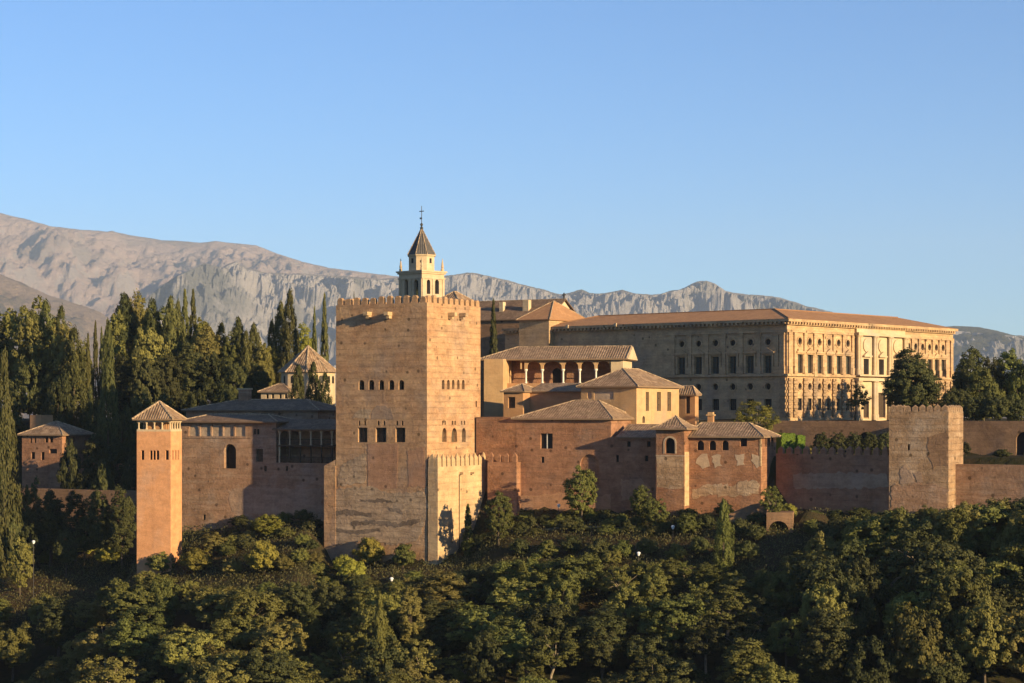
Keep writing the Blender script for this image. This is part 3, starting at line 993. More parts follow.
# ------------------------------------------------------------------ polygonal lantern hall behind the wing
def lantern_hall():
    Y = 362
    b = Bld('lantern_hall', 'cream octagonal hall with a brown pyramid roof rising among the cypresses', 'hall', 297.5, Y, 20, base_py=440)
    z0, z1 = 0, b.z(306, 371.5)
    r = 4.95
    mb = MB()
    n = 8
    rot = R(22.5)
    mb.rings([(r, z0), (r, z1)], 0, r * .9, n, rot)
    mb.build('wall', 'cream', b.e)
    rf = MB()
    za = b.z(306, 346, 'f', 5)
    c = Vector((0, r * .9, za))
    E = [Vector((1.13 * r * math.cos(rot + 2 * math.pi * k / n), r * .9 + 1.13 * r * math.sin(rot + 2 * math.pi * k / n), z1 - .1)) for k in range(n)]
    rg = MB()
    for k in range(n):
        p, q = E[k], E[(k + 1) % n]
        u = (q - p).normalized(); w = (c - (p + q) / 2)
        ln = w.length
        rf.poly([p, q, c], [(0, 0), ((q - p).length, 0), ((q - p).length / 2, ln)])
        rg.tube(p, c, .15)
    rf.poly(list(reversed(E)))
    o = rf.build('roof', 'tile', b.e)
    rg.build('ridge_tiles', 'ridge', o)
    for k in (4, 5, 6, 7):
        a = rot + 2 * math.pi * (k + .5) / n
        ap = r * math.cos(math.pi / n)
        mb = MB()
        cx, cy = ap * math.cos(a), r * .9 + ap * math.sin(a)
        tx, ty = -math.sin(a), math.cos(a)
        nx_, ny_ = math.cos(a), math.sin(a)
        for off in ((0,) if k == 4 else (-.85, .85)):
            pts = outline(dict(s0=off - .42, s1=off + .42, z0=z1 - 2.1, z1=z1 - .7, arch='arch'))[0]
            lo = [(cx + tx * s - nx_ * .05, cy + ty * s - ny_ * .05, z) for s, z in pts]
            hi = [(cx + tx * s + nx_ * .02, cy + ty * s + ny_ * .02, z) for s, z in pts]
            mb.loft(lo, hi)
        mb.build('window', 'pane', b.e)
    # lower annexe with its own roof
    ya = -2.2
    xa0, xa1 = b.s(261, 'f', ya), b.s(289, 'f', ya)
    zt = b.z(275, 391.5, 'f', ya)
    for x in (266, 271.5, 279, 284.5):
        b.win('f', x, 394, x + 2.6, 398.5, c=ya, key='a', d=.25)
    mb = MB()
    mb.face(b.P('f', ya), xa0, xa1, 0, zt, b.holes['a'])
    mb.face(b.P('s', xa1), ya, ya + 5, 0, zt, [])
    mb.poly([(xa0, ya + 5, 0), (xa0, ya, 0), (xa0, ya, zt), (xa0, ya + 5, zt)])
    mb.build('annexe_wall', 'cream', b.e)
    b.hip(xa0, xa1, ya, ya + 5, zt, 1.5, .5, 'tile', name='annexe_roof')
lantern_hall()

# ------------------------------------------------------------------ bell tower, nave and chapel
def bell_tower():
    b = Bld('bell_tower', 'cream bell tower with slate spire and iron cross rising behind the tallest tower', 'bell tower', 421.9, 400, 43, base_py=430)
    L, Rr = -b.s(399), b.s(444.2, 's')
    zc = b.z(421.9, 271.5)
    for x0, x1 in ((404.3, 408), (413.8, 418.2)):
        b.win('f', x0, 279.6, x1, 295, arch='arch', d=.8)
    for x0, x1 in ((426.8, 430.3), (435, 439)):
        b.win('s', x0, 279.6, x1, 294, arch='arch', d=.8)
    b.walls(L, Rr, 0, zc, 'cream')
    for k, (o, h0, h1) in enumerate(((.18, -1.35, -1.05), (.45, 0, .32), (.25, -.32, -.004))):
        mb = MB()
        mb.box(-L - o, o, -o, Rr + o, zc + h0, zc + h1)
        mb.build('cornice', 'cream', b.e)
    mb = MB()
    for face, n0, n1 in (('f', -L, 0), ('s', 0, Rr)):
        for t in (n0 + .32, (n0 + n1) / 2, n1 - .32):
            b.bx(mb, face, t - .28, t + .28, 0, zc - 1.36, .003, .14)
    mb.build('pilaster', 'cream', b.e)
    # octagonal drum
    cx, cy = -L / 2, Rr / 2
    zd = zc + .322
    ze = zd + (272 - 255.6) / F * 402
    r = 2.78
    mb = MB().rings([(r, zd), (r, ze)], cx, cy, 8, R(22.5))
    mb.build('drum', 'cream', b.e)
    mb = MB()
    mb.rings([(r + .22, ze - .3), (r + .3, ze)], cx, cy, 8, R(22.5))
    mb.build('drum_cornice', 'cream', b.e)
    for k in range(8):
        a = R(45 * k)
        ap = r * math.cos(math.pi / 8)
        px, py = cx + ap * math.cos(a), cy + ap * math.sin(a)
        h = dict(s0=-.3, s1=.3, z0=ze - 1.75, z1=ze - (1.1 if k % 2 else .75), arch='round' if k % 2 else None)
        pts = outline(h, 4)[0]
        lo = [(px - math.sin(a) * s - math.cos(a) * .1, py + math.cos(a) * s - math.sin(a) * .1, z) for s, z in pts]
        hi = [(px - math.sin(a) * s + math.cos(a) * .015, py + math.cos(a) * s + math.sin(a) * .015, z) for s, z in pts]
        MB().loft(lo, hi).build('window', 'pane', b.e)
    za = ze + (255.6 - 228) / F * 402
    n, rot = 8, R(22.5)
    sp, rg = MB(), MB()
    E = [Vector((cx + 3.05 * math.cos(rot + 2 * math.pi * k / n), cy + 3.05 * math.sin(rot + 2 * math.pi * k / n), ze + .003)) for k in range(n)]
    c = Vector((cx, cy, za))
    for k in range(n):
        p, q = E[k], E[(k + 1) % n]
        w = (q - p).length
        sp.poly([p, q, c], [(0, 0), (w, 0), (w / 2, 6)])
        rg.tube(p, c, .09)
    sp.poly(list(reversed(E)))
    o = sp.build('spire', 'slate', b.e)
    rg.build('hip_ribs', 'ridge', o)
    mb = MB()
    mb.rings([(.28, za - .4), (.34, za), (.12, za + .3), (.3, za + .55), (.3, za + .75), (.07, za + 1), (.06, za + 4.4)], cx, cy, 8)
    mb.box(cx - .62, cx + .62, cy - .05, cy + .05, za + 3.25, za + 3.42)
    mb.box(cx - .5, cx + .1, cy - .04, cy + .04, za + 1.75, za + 2.1)
    mb.build('cross', 'iron', b.e)
    for x, y in ((-L + .25, .25), (-.25, .25), (-.25, Rr - .25), (-L + .25, Rr - .25)):
        MB().rings([(.32, zc + .33), (.32, zc + .8), (.2, zc + .95), (.3, zc + 1.2), (.22, zc + 1.6), (.05, zc + 2.9)], x, y, 8).build('pinnacle', 'cream', b.e)
bell_tower()

def nave():
    b = Bld('church', 'church nave with a dark tiled roof behind the pyramid-roofed chapel', 'church', 548, 418, 30, base_py=440)
    L = -b.s(450)
    ze = b.z(548, 318.5)
    b.walls(L, 14, 0, ze, 'darkstone')
    b.gable(-L, 0, 0, 14, ze, b.z(548, 299.5, 'f', 7) - ze, .5, 'tile_dark')
    s = MB()
    s.poly([(.1, .3, ze - .25), (.1, 13.7, ze - .25), (.1, 7, b.z(548, 299.5, 'f', 7) - .5)])
    s.build('gable_wall', 'cream', b.e)
    for px, p0, p1, w in ((502, 302, 318, .45), (526.5, 300, 313, .7)):
        x = b.s(px, 'f', 3)
        MB().box(x - w, x + w, 2.6, 3.8, b.z(px, p1, 'f', 3) - 1, b.z(px, p0, 'f', 3)).build('chimney', 'cream', b.e)
    zr = b.z(548, 299.5, 'f', 7)
    MB().box(-.12, .12, 6.88, 7.12, zr, zr + 1.3).box(-.45, .45, 6.9, 7.1, zr + .75, zr + .95).build('cross', 'iron', b.e)
nave()

def chapel():
    b = Bld('chapel', 'square chapel with a sunlit pyramid roof at the left end of the long classical palace', 'chapel', 549, 400, 36, base_py=420)
    L, Rr = -b.s(519), b.s(588, 's')
    ze = b.z(549, 319)
    b.walls(L, Rr, 0, ze, 'limestone')
    b.hip(-L, 0, 0, Rr, ze, b.z(560, 300.5, 'f', Rr / 2) - ze, .5, 'tile_orange', axis='x', il=(L + 1) * .5, ir=(L + 1) * .5)
chapel()

# ------------------------------------------------------------------ the classical palace
def classical_palace():
    b = Bld('classical_palace', 'long two-storey classical stone palace with round windows and rows of pilasters', 'palace', 787, 365, 41, base_py=424)
    L, Rr = -b.s(505), b.s(953, 's')
    z_e = b.z(787, 321.5)                   # underside of the cornice
    z_m = b.z(787, 374.6)                   # middle string course
    z = lambda py: b.z(787, py)
    zb = 0.0
    xo = b.s(671)                           # where the ornamented bays begin
    # ---- north face
    cn = [b.s(681.8) + (b.s(768) - b.s(681.8)) * i / 5 for i in range(6)]
    for i, x in enumerate(cn):
        h = dict(s0=x - .92, s1=x + .92)
        w = b.hole('f', x - .92, x + .92, z_m + .35, z_m + 3.55, d=.55, mat='glassgrey', bars=(2, 3, 'shutter'))
        b.hole('f', x - .62, x + .62, z_e - 4.3, z_e - 3.05, arch='round', d=.4, mat='pane', name='round_window')
        if i > 0:
            b.hole('f', x - .6, x + .6, z_m - 2.75, z_m - 1.55, arch='round', d=.4, mat='pane', name='round_window')
            b.hole('f', x - .78, x + .78, z_m - 6.5, z_m - 4.4, d=.5, mat='pane', bars=(3, 3, 'iron'))
    b.hole('f', b.s(611), b.s(617), z(373.5), z(366.5), d=.5)
    # ---- west face: six bays, a marble portal of three, six bays
    m0, m1 = 4.3, Rr - 2.6
    pl0, pl1 = b.s(854.5, 's'), b.s(903, 's')
    y0 = b.s(799.6, 's')
    p = (b.s(847.6, 's') - y0) / 5
    lw = [y0 + i * p for i in range(6)]
    y1 = b.s(942.7, 's')
    rw = [y1 - i * (y1 - pl1 - p * .62) / 5 for i in range(6)]
    for y in lw + rw:
        b.hole('s', y - .85, y + .85, z_m + .35, z_m + 3.75, d=.55, mat='glassgrey', bars=(2, 3, 'shutter'))
        b.hole('s', y - .62, y + .62, z_e - 4.15, z_e - 2.85, arch='round', d=.4, mat='pane', name='round_window')
        b.hole('s', y - .6, y + .6, z_m - 2.75, z_m - 1.5, arch='round', d=.4, mat='pane', name='round_window')
        b.hole('s', y - .72, y + .72, z_m - 6.5, z_m - 4.3, d=.5, mat='pane', bars=(3, 3, 'iron'))
    b.walls(L, Rr, zb, z_e, 'limestone')
    # frames and pediments
    for face, cs in (('f', cn), ('s', lw + rw)):
        for i, c in enumerate(cs):
            mb = MB()
            for s in (-1, 1):
                b.bx(mb, face, c + s * 1.12 - .2, c + s * 1.12 + .2, z_m + .3, z_m + 3.72, .004, .22)
            b.bx(mb, face, c - 1.35, c + 1.35, z_m + 3.8, z_m + 4.05, .004, .32)
            zt = z_m + 4.052
            P = b.P(face)
            if i % 2 or face == 'f':
                b.bx(mb, face, c - 1.55, c + 1.55, zt, zt + .25, .004, .5)
                mb.loft([P(c - 1.3, zt + .252, -.004), P(c + 1.3, zt + .252, -.004), P(c, zt + 1.0, -.004)], [P(c - 1.3, zt + .252, -.42), P(c + 1.3, zt + .252, -.42), P(c, zt + 1.0, -.42)])
            else:
                b.bx(mb, face, c - 1.5, c + 1.5, zt, zt + .3, .004, .5)
                b.bx(mb, face, c - .8, c + .8, zt + .302, zt + .75, .004, .3)
            mb.build('window_surround', 'limestone', b.e)
            for zc0, zc1 in ((z_e - 4.15, z_e - 2.85), (z_m - 2.75, z_m - 1.5)):
                if face == 'f' and i == 0 and zc0 < z_m: continue
                pin = outline(dict(s0=c - .66, s1=c + .66, z0=zc0 - .05, z1=zc1 + .05, arch='round'), 5)[0]
                pout = outline(dict(s0=c - .9, s1=c + .9, z0=zc0 - .29, z1=zc1 + .29, arch='round'), 5)[0]
                rg = MB()
                n = len(pin)
                for k in range(n):
                    j = (k + 1) % n
                    rg.poly([P(*pin[k], -.12), P(*pin[j], -.12), P(*pout[j], -.12), P(*pout[k], -.12)])
                    rg.poly([P(*pout[k], -.12), P(*pout[j], -.12), P(*pout[j], 0), P(*pout[k], 0)])
                    rg.poly([P(*pin[k], -.12), P(*pin[k], .02), P(*pin[j], .02), P(*pin[j], -.12)])
                rg.build('round_frame', 'limestone', b.e)
    # pilasters
    def pil(face, s, w=.42, mat='limestone', dd=.26):
        mb = MB()
        b.bx(mb, face, s - w - .12, s + w + .12, z_m + .2, z_m + 1.55, .004, dd + .12)
        b.bx(mb, face, s - w, s + w, z_m + 1.552, z_e - 2.35, .004, dd)
        b.bx(mb, face, s - w - .12, s + w + .12, z_e - 2.348, z_e - 1.95, .004, dd + .12)
        mb.build('pilaster', mat, b.e)
    def rust(face, s, w=.55):
        mb = MB()
        zz = zb + 1.2
        k = 0
        while zz < z_m - .75:
            ww = w + (.16 if k % 2 else 0)
            b.bx(mb, face, s - ww, s + ww, zz + .03, zz + .52, .004, .34)
            zz += .56; k += 1
        mb.build('rusticated_pilaster', 'rustic', b.e)
    st = (cn[1] - cn[0])
    for i in range(7):
        pil('f', cn[0] + (i - .5) * st)
    pil('f', -1.0, .5)
    for ys, st2 in ((lw, p), (rw, (rw[0] - rw[1]))):
        ys = sorted(ys)
        for i in range(7):
            s = ys[0] + (i - .5) * st2
            if pl0 - .4 < s < pl1 + .4: continue
            pil('s', s); rust('s', s)
    for s in (.75, Rr - .8):
        pil('s', s, .5); rust('s', s)
    rust('f', -.75)
    # rustication courses on the west ground floor, between the openings
    # portal
    mb = MB()
    b.holes['p'] = []
    pc = [pl0 + (pl1 - pl0) * t for t in (.19, .5, .81)]
    for c in pc:
        b.hole('s', c - .95, c + .95, z_m + .4, z_m + 3.4, d=.5, c=.5, key='p', mat='pane')
    for c, w, h in ((pc[0], 1.0, 3.4), (pc[1], 1.55, 5.0), (pc[2], 1.0, 3.4)):
        b.hole('s', c - w, c + w, zb + .9, zb + .9 + h, d=.5, c=.5, key='p', mat='wood', name='door')
    mb.face(b.P('s', .5), pl0, pl1, zb, z_e + .0, b.holes['p'])
    for y, f_ in ((pl0, 1), (pl1, -1)):
        mb.poly([(.5, y, zb), (.004, y, zb), (.004, y, z_e), (.5, y, z_e)])
    mb.build('portal', 'marble', b.e)
    for t in (.02, .345, .655, .98):
        for d in (-.42, .42):
            s = pl0 + (pl1 - pl0) * t + d * .9
            c = MB()
            c.rings([(.5, z_m + .3), (.5, z_m + 1.2), (.36, z_m + 1.3), (.32, z_e - 2.3), (.5, z_e - 2.0), (.5, z_e - 1.9)], .85, s, 10)
            c.build('portal_column', 'marble', b.e)
            c = MB()
            c.rings([(.5, zb + .6), (.5, zb + 1.6), (.4, zb + 1.7), (.36, z_m - 1.2), (.5, z_m - 1.0), (.5, z_m - .9)], .85, s, 10)
            c.build('portal_column', 'marble', b.e)
    for c in pc:
        P = b.P('s', .5)
        out = outline(dict(s0=c - 1.25, s1=c + 1.25, z0=z_e - 5.0, z1=z_e - 2.4, arch='round'), 6)[0]
        MB().loft([P(s, zz, -.004) for s, zz in out], [P(s, zz, -.2) for s, zz in out]).build('medallion', 'marble', b.e)
        mb = MB()
        zt = z_m + 3.75
        b.bx(mb, 's', c - 1.5, c + 1.5, zt, zt + .25, .004, .55, .5)
        mb.loft([P(c - 1.4, zt + .252, -.004), P(c + 1.4, zt + .252, -.004), P(c, zt + 1.1, -.004)], [P(c - 1.4, zt + .252, -.5), P(c + 1.4, zt + .252, -.5), P(c, zt + 1.1, -.5)])
        mb.build('pediment', 'marble', b.e)
    mb = MB()
    for zz0, zz1, dd in ((z_e - 1.88, z_e - 1.3, 1.35), (z_m - .88, z_m - .32, 1.35)):
        mb.box(.504, dd, pl0 - .6, pl1 + .6, zz0, zz1)
    mb.box(.504, 1.5, pl0 - .4, pl1 + .4, z_m + .0, z_m + .28)
    mb.build('portal_entablature', 'marble', b.e)
    # string course, entablature, cornice
    def band(name, h0, h1, o, mat='limestone', xl=None):
        mb = MB()
        xl = -L if xl is None else xl
        mb.box(xl, o, -o, -.003, h0, h1)
        mb.box(.003, o, .0, Rr, h0, h1)
        return mb.build(name, mat, b.e)
    band('string_course', z_m - .28, z_m + .16, .5, xl=xo - 1.2)
    band('architrave', z_e - 1.9, z_e - 1.45, .3, xl=xo - 1.2)
    band('base_course', zb + .2, zb + 1.1, .3)
    band('cornice', z_e - .55, z_e - .1, .55)
    mb = MB()
    mb.box(-L, 1.05, -1.05, Rr + .3, z_e + .002, z_e + .5)
    mb.build('cornice_slab', 'limestone', b.e)
    mb = MB()
    n = int(L / .95)
    for i in range(n):
        x = -i * .95 - .1
        mb.box(x - .22, x + .22, -.95, -.55, z_e - .38, z_e - .004)
    n = int(Rr / .95)
    for i in range(n):
        y = i * .95 + .1
        mb.box(.55, .95, y - .22, y + .22, z_e - .38, z_e - .004)
    mb.build('dentils', 'limestone', b.e)
    for pxx in (545, 571, 619):
        x = b.s(pxx)
        MB().box(x - .28, x + .28, -1.3, -1.054, z_e + .1, z_e + .75).build('gutter_head', 'cream', b.e)
    # shallow ring of tiled roof with a flat inner court edge
    ov, dp, rise = 1.1, 8.2, 2.35
    ze = z_e + .504
    O = [Vector((-L, -ov, ze)), Vector((ov, -ov, ze)), Vector((ov, Rr + .35, ze)), Vector((-L, Rr + .35, ze))]
    I = [Vector((-L, dp, ze + rise)), Vector((-dp, dp, ze + rise)), Vector((-dp, Rr - dp, ze + rise)), Vector((-L, Rr - dp, ze + rise))]
    O[0].x = -L + 10; I[0].x = -L + 18
    rf = MB()
    ln = math.hypot(dp + ov, rise)
    rf.poly([O[0], O[1], I[1], I[0]], [(O[0].x, 0), (O[1].x, 0), (I[1].x, ln), (I[0].x, ln)])
    rf.poly([O[1], O[2], I[2], I[1]], [(O[1].y, 0), (O[2].y, 0), (I[2].y, ln), (I[1].y, ln)])
    rf.poly([O[2], O[3], I[3], I[2]], [(0, 0), (L, 0), (L - dp, ln), (dp, ln)])
    rf.poly([O[0], I[0], Vector((-L + 18, Rr - dp, ze + rise)), Vector((-L + 10, Rr, ze))])
    rf.poly([I[0], I[1], I[2], Vector((-L + 18, Rr - dp, ze + rise))])
    ro = rf.build('roof', 'tile_orange', b.e)
    rg = MB()
    rg.tube(O[1], I[1], .16); rg.tube(I[0], I[1], .14); rg.tube(I[1], I[2], .14); rg.tube(O[0], I[0], .14)
    rg.build('ridge_tiles', 'tile_orange', ro)
    return b
classical_palace()

# ------------------------------------------------------------------ courtyard palaces in the middle
def arcade_house():
    b = Bld('arcade_house', 'low house with a shaded arcade of slim columns under a wide brown roof', 'palace', 623, 338, 13, base_py=432)
    xl = b.s(482)
    ze = b.z(623, 358.5)
    zf = b.z(600, 383)
    # back room
    b.holes['b'] = []
    b.win('f', 552, 368, 561, 384, arch='arch', c=3.6, key='b', d=.5)
    mb = MB()
    xa = b.s(520)
    xb = b.s(611)
    mb.face(b.P('f', 3.6), xl, 0, 0, ze, b.holes['b'])
    mb.build('inner_wall', 'red', b.e)  # dark wall colour paints the shade inside the arcade
    mb = MB()
    mb.box(xb, 0, 0, 9, 0, ze)
    mb.build('end_wall', 'cream', b.e)
    # floor and arcade
    b.boxp('arcade_floor', 'ochre', xl, xb - .01, 0.05, 3.59, 0, zf)
    cols = [b.s(p) for p in (525.4, 541.8, 562.7, 579.3, 595.5)]
    edges = [xa] + cols + [xb]
    hs = []
    for a, c in zip(edges, edges[1:]):
        hs.append(dict(s0=a + .22, s1=c - .22, z0=zf, z1=ze - .4, arch='arch', d=.4))
    hs[0]['z0'] = hs[0]['z0']
    mb = MB()
    zspr = zf + (ze - .45 - zf) * .66
    for h in hs: h['z0'] = zspr
    mb.face(b.P('f', .2), xa, xb, zspr, ze, [h for h in hs])
    mb.build('arcade', 'buff', b.e)
    for x in cols:
        b.column(x, .4, zf, zspr, .17, 'white', 'column')
    # projecting left block, sunlit on its right side
    yb = -3.0
    x1 = b.s(503, 'f', yb)
    x0 = b.s(484, 'f', yb)
    mb = MB()
    y1 = b.s(519.5, 's', x1)
    mb.box(x0, x1, yb, min(y1, 11), 0, ze - .02)
    mb.build('side_block', 'buff', b.e)
    b.hip(xl, 0, 0, 9, ze, b.z(560, 346.5, 'f', 4.5) - ze, .7, 'tile', il=6, ir=.02)
    g = [(9.6, ze - .1), (-.6, ze - .1), (4.5, b.z(560, 346.5, 'f', 4.5) - .05)]
    MB().loft([(.72, y, z) for y, z in g], [(.95, y, z) for y, z in g]).build('gable_wall', 'cream', b.e)
arcade_house()

def leanto_house():
    b = Bld('small_house', 'small ochre house with one square window and a low hipped roof below the arcade', 'house', 523, 324, 22, base_py=445)
    xl = b.s(503.5)
    Rr = b.s(530, 's')
    ze = b.z(523, 391)
    b.win('f', 508, 397, 515.2, 408, d=.45, mat='shutter')
    b.walls(-xl, 8, 0, ze, 'ochre')
    b.hip(xl, 0, 0, 8, ze, b.z(514, 383.8, 'f', 4) - ze, .45, 'tile')
    # receding link wall to the right
    yr = Rr
    xr = b.s(583, 'f', yr)
    zr = b.z(555, 391, 'f', yr)
    mb = MB()
    mb.face(b.P('f', yr), .01, xr, 0, zr, [])
    mb.face(b.P('s', xr), yr, yr + 6, 0, zr, [])
    mb.build('link_wall', 'ochre', b.e)
    b.shed(0.3, xr, yr, yr + 5.5, zr, b.z(555, 383, 'f', yr + 5.5), .35, 'tile', name='link_roof')
leanto_house()

def cube_house():
    b = Bld('square_house', 'square ochre house with three tall narrow windows on its bright sunlit side', 'house', 636.5, 312, 30, base_py=460)
    L, Rr = -b.s(581), b.s(679, 's')
    ze = b.z(636.5, 386)
    for x0, x1 in ((645.8, 649), (657, 661), (667.4, 671.2)):
        b.win('s', x0, 392, x1, 411, d=.4, mat='shutter', bars=(2, 3, 'wood'))
    b.win('s', 642.4, 416, 645, 423, arch='arch', d=.4)
    b.win('f', 587, 391.5, 592, 399.5, arch='round', d=.15, mat='patch_pale', name='blind_niche')
    b.win('f', 594, 391.5, 613.5, 399.5, d=.12, mat='patch_pale', name='blind_panel')
    b.walls(L, Rr, 0, ze, 'buff')
    b.hip(-L, 0, 0, Rr, ze, b.z(621, 368.8, 'f', Rr / 2) - ze, .6, 'tile', axis='x' if L > Rr else 'y')
cube_house()

def side_house():
    b = Bld('annexe_house', 'narrow shaded annexe with one tall window tucked behind the square sunlit house', 'house', 695, 326, 30, base_py=450)
    L = -b.s(668)
    ze = b.z(695, 394.5)
    b.win('f', 685.8, 396.5, 690, 413.5, d=.4, mat='shutter')
    Rr = b.s(698.5, 's')
    b.walls(L, Rr, 0, ze, 'ochre')
    b.hip(-L, 0, 0, Rr, ze, b.z(682, 386, 'f', 1) - ze, .4, 'tile', axis='x')
side_house()

def main_block():
    b = Bld('red_hall', 'long red-brown hall with a hipped roof and a twin window above the garden', 'palace', 611, 304.6, 24, base_py=545)
    xl, xr = b.s(476), b.s(656)
    ze = b.z(611, 418.5)
    xe = b.s(516)
    zl = b.z(500, 417, 'f')
    zj = b.z(635, 437)
    b.win('f', 540.5, 433.5, 552.6, 448.6, d=.4, mat='pane', bars=(2, 1, 'white'))
    b.win('f', 541.2, 456.8, 544.2, 462.8, d=.4)
    b.win('f', 580.2, 454.3, 599, 484, arch='arch', d=.35, mat='redbrick', name='blind_arch')
    for i in range(4):
        x = 582 + i * 6.6
        b.win('f', x, 433, x + 1.9, 440.5, arch='arch', d=.25); b.win('f', x + 2.6, 433, x + 4.5, 440.5, arch='arch', d=.25)
    b.win('f', 514.5, 432, 516.4, 435.5, d=.3)
    x_mid = 0.0
    mb = MB()
    mb.face(b.P('f'), xe, 0, 0, ze, b.holes['f'])
    mb.face(b.P('s', 0), 0, 10, zj - 1, ze, [])
    mb.poly([(xe, 10, 0), (xe, 0, 0), (xe, 0, ze), (xe, 10, ze)])
    mb.poly([(0, 10, 0), (xe, 10, 0), (xe, 10, ze), (0, 10, ze)])
    mb.build('wall', 'red', b.e)
    b.holes['f'] = []
    # old brick wall on the left
    mb = MB()
    mb.face(b.P('f', .02), xl, xe, 0, zl, [])
    mb.face(b.P('s', xe), .02, 6, ze, zl, []) if zl > ze else None
    mb.poly([(xl, .02, zl), (xe, .02, zl), (xe, 6, zl), (xl, 6, zl)])
    mb.build('brick_wall', 'redbrick', b.e)
    # right-hand lower part
    b.win('f', 616, 455.2, 618.8, 462, d=.4); b.win('f', 627, 441.4, 630.6, 446.8, d=.4)
    b.win('f', 647, 441.4, 650.6, 446.8, d=.4); b.win('f', 644.6, 455.6, 648.2, 461.4, d=.4)
    mb = MB()
    mb.face(b.P('f', .0), 0, xr, 0, zj, b.holes['f'])
    mb.poly([(0, 0, zj), (xr, 0, zj), (xr, 6, zj), (0, 6, zj)])
    mb.build('lower_wall', 'red', b.e)
    b.holes['f'] = []
    b.hip(xe, 0, 0, 10, ze, b.z(580, 400.3, 'f', 5) - ze, .6, 'tile', il=8.4, ir=4.6)
    b.shed(b.s(619.5), xr + .2, 0, 5, zj, b.z(635, 424, 'f', 5), .45, 'tile', name='lower_roof')
    b.patch('f', [(582, 432), (607, 432), (609, 449), (600, 450), (596, 447), (588, 450), (582, 447)], 'red', .012, 'sebka_panel', jitter=.1, seed=30)
    b.patch('f', [(518, 496), (560, 493), (600, 496), (611, 494), (611, 509), (560, 512), (520, 510)], 'patch_red', .03, seed=21)
    b.patch('f', [(620, 480), (640, 478), (650, 488), (650, 500), (622, 500)], 'patch_red', .03, seed=23)
    # fore-wall with merlons on the left
    yf = -1.6
    x0, x1 = b.s(487.5, 'f', yf), b.s(516.5, 'f', yf)
    zt = b.z(500, 462, 'f', yf)
    b.boxp('fore_wall', 'red', x0, x1, yf, -.02, 0, zt)
    b.merlons('red', [(x0 + .5 + (x1 - x0 - .9) * i / 3, yf + .3, zt, 0) for i in range(4)], .75, .5, 1.5, .6)
main_block()

def turret():
    b = Bld('square_turret', 'square turret with a flared pyramid roof and one large arched window', 'turret', 684.3, 296.5, 24, base_py=545)
    L, Rr = -b.s(656), b.s(690.6, 's')
    Rr = max(Rr, 2.0)
    ze = b.z(684.3, 428.5)
    b.win('f', 665.2, 438, 674.8, 453.5, arch='arch', d=1.0)
    b.walls(L, Rr + 2, 0, ze, 'redbrick')
    b.hip(-L, 0, 0, Rr + 2, ze, b.z(674, 415.5, 'f', 2) - ze, .7, 'tile', il=(L + 1.4) / 2, ir=(L + 1.4) / 2, flare=.22, rr=.09)
    P = b.P('f')
    s0, s1, z0, z1 = b.s(665.2), b.s(674.8), b.z(670, 453.5), b.z(670, 438)
    pin = outline(dict(s0=s0 - .03, s1=s1 + .03, z0=z0, z1=z1 + .03, arch='arch'))[0]
    pout = outline(dict(s0=s0 - .28, s1=s1 + .28, z0=z0, z1=z1 + .3, arch='arch'))[0]
    mb = MB()
    for k in range(1, len(pin)):
        j = (k + 1) % len(pin)
        mb.poly([P(*pin[k], -.06), P(*pin[j], -.06), P(*pout[j], -.06), P(*pout[k], -.06)])
        mb.poly([P(*pout[k], -.06), P(*pout[j], -.06), P(*pout[j], .0), P(*pout[k], .0)])
    mb.build('window_surround', 'patch_pale', b.e)
    b.patch('f', [(656.6, 456), (683.6, 456), (683.6, 488), (670, 489), (657, 487)], 'oldtower', .02, jitter=.12, seed=31)
    mb = MB(); mb.box(-L - .06, .06, -.06, Rr, b.z(670, 456.2), b.z(670, 455)); mb.build('string_course', 'patch_pale', b.e)
    P2 = b.P('s')
    MB().box(.003, .05, .05, Rr - .1, b.z(684, 506), b.z(684, 452)).build('sun_paled_plaster', 'bastion', b.e)  # lower plaster, paled on this side to paint in the sunlight
turret()

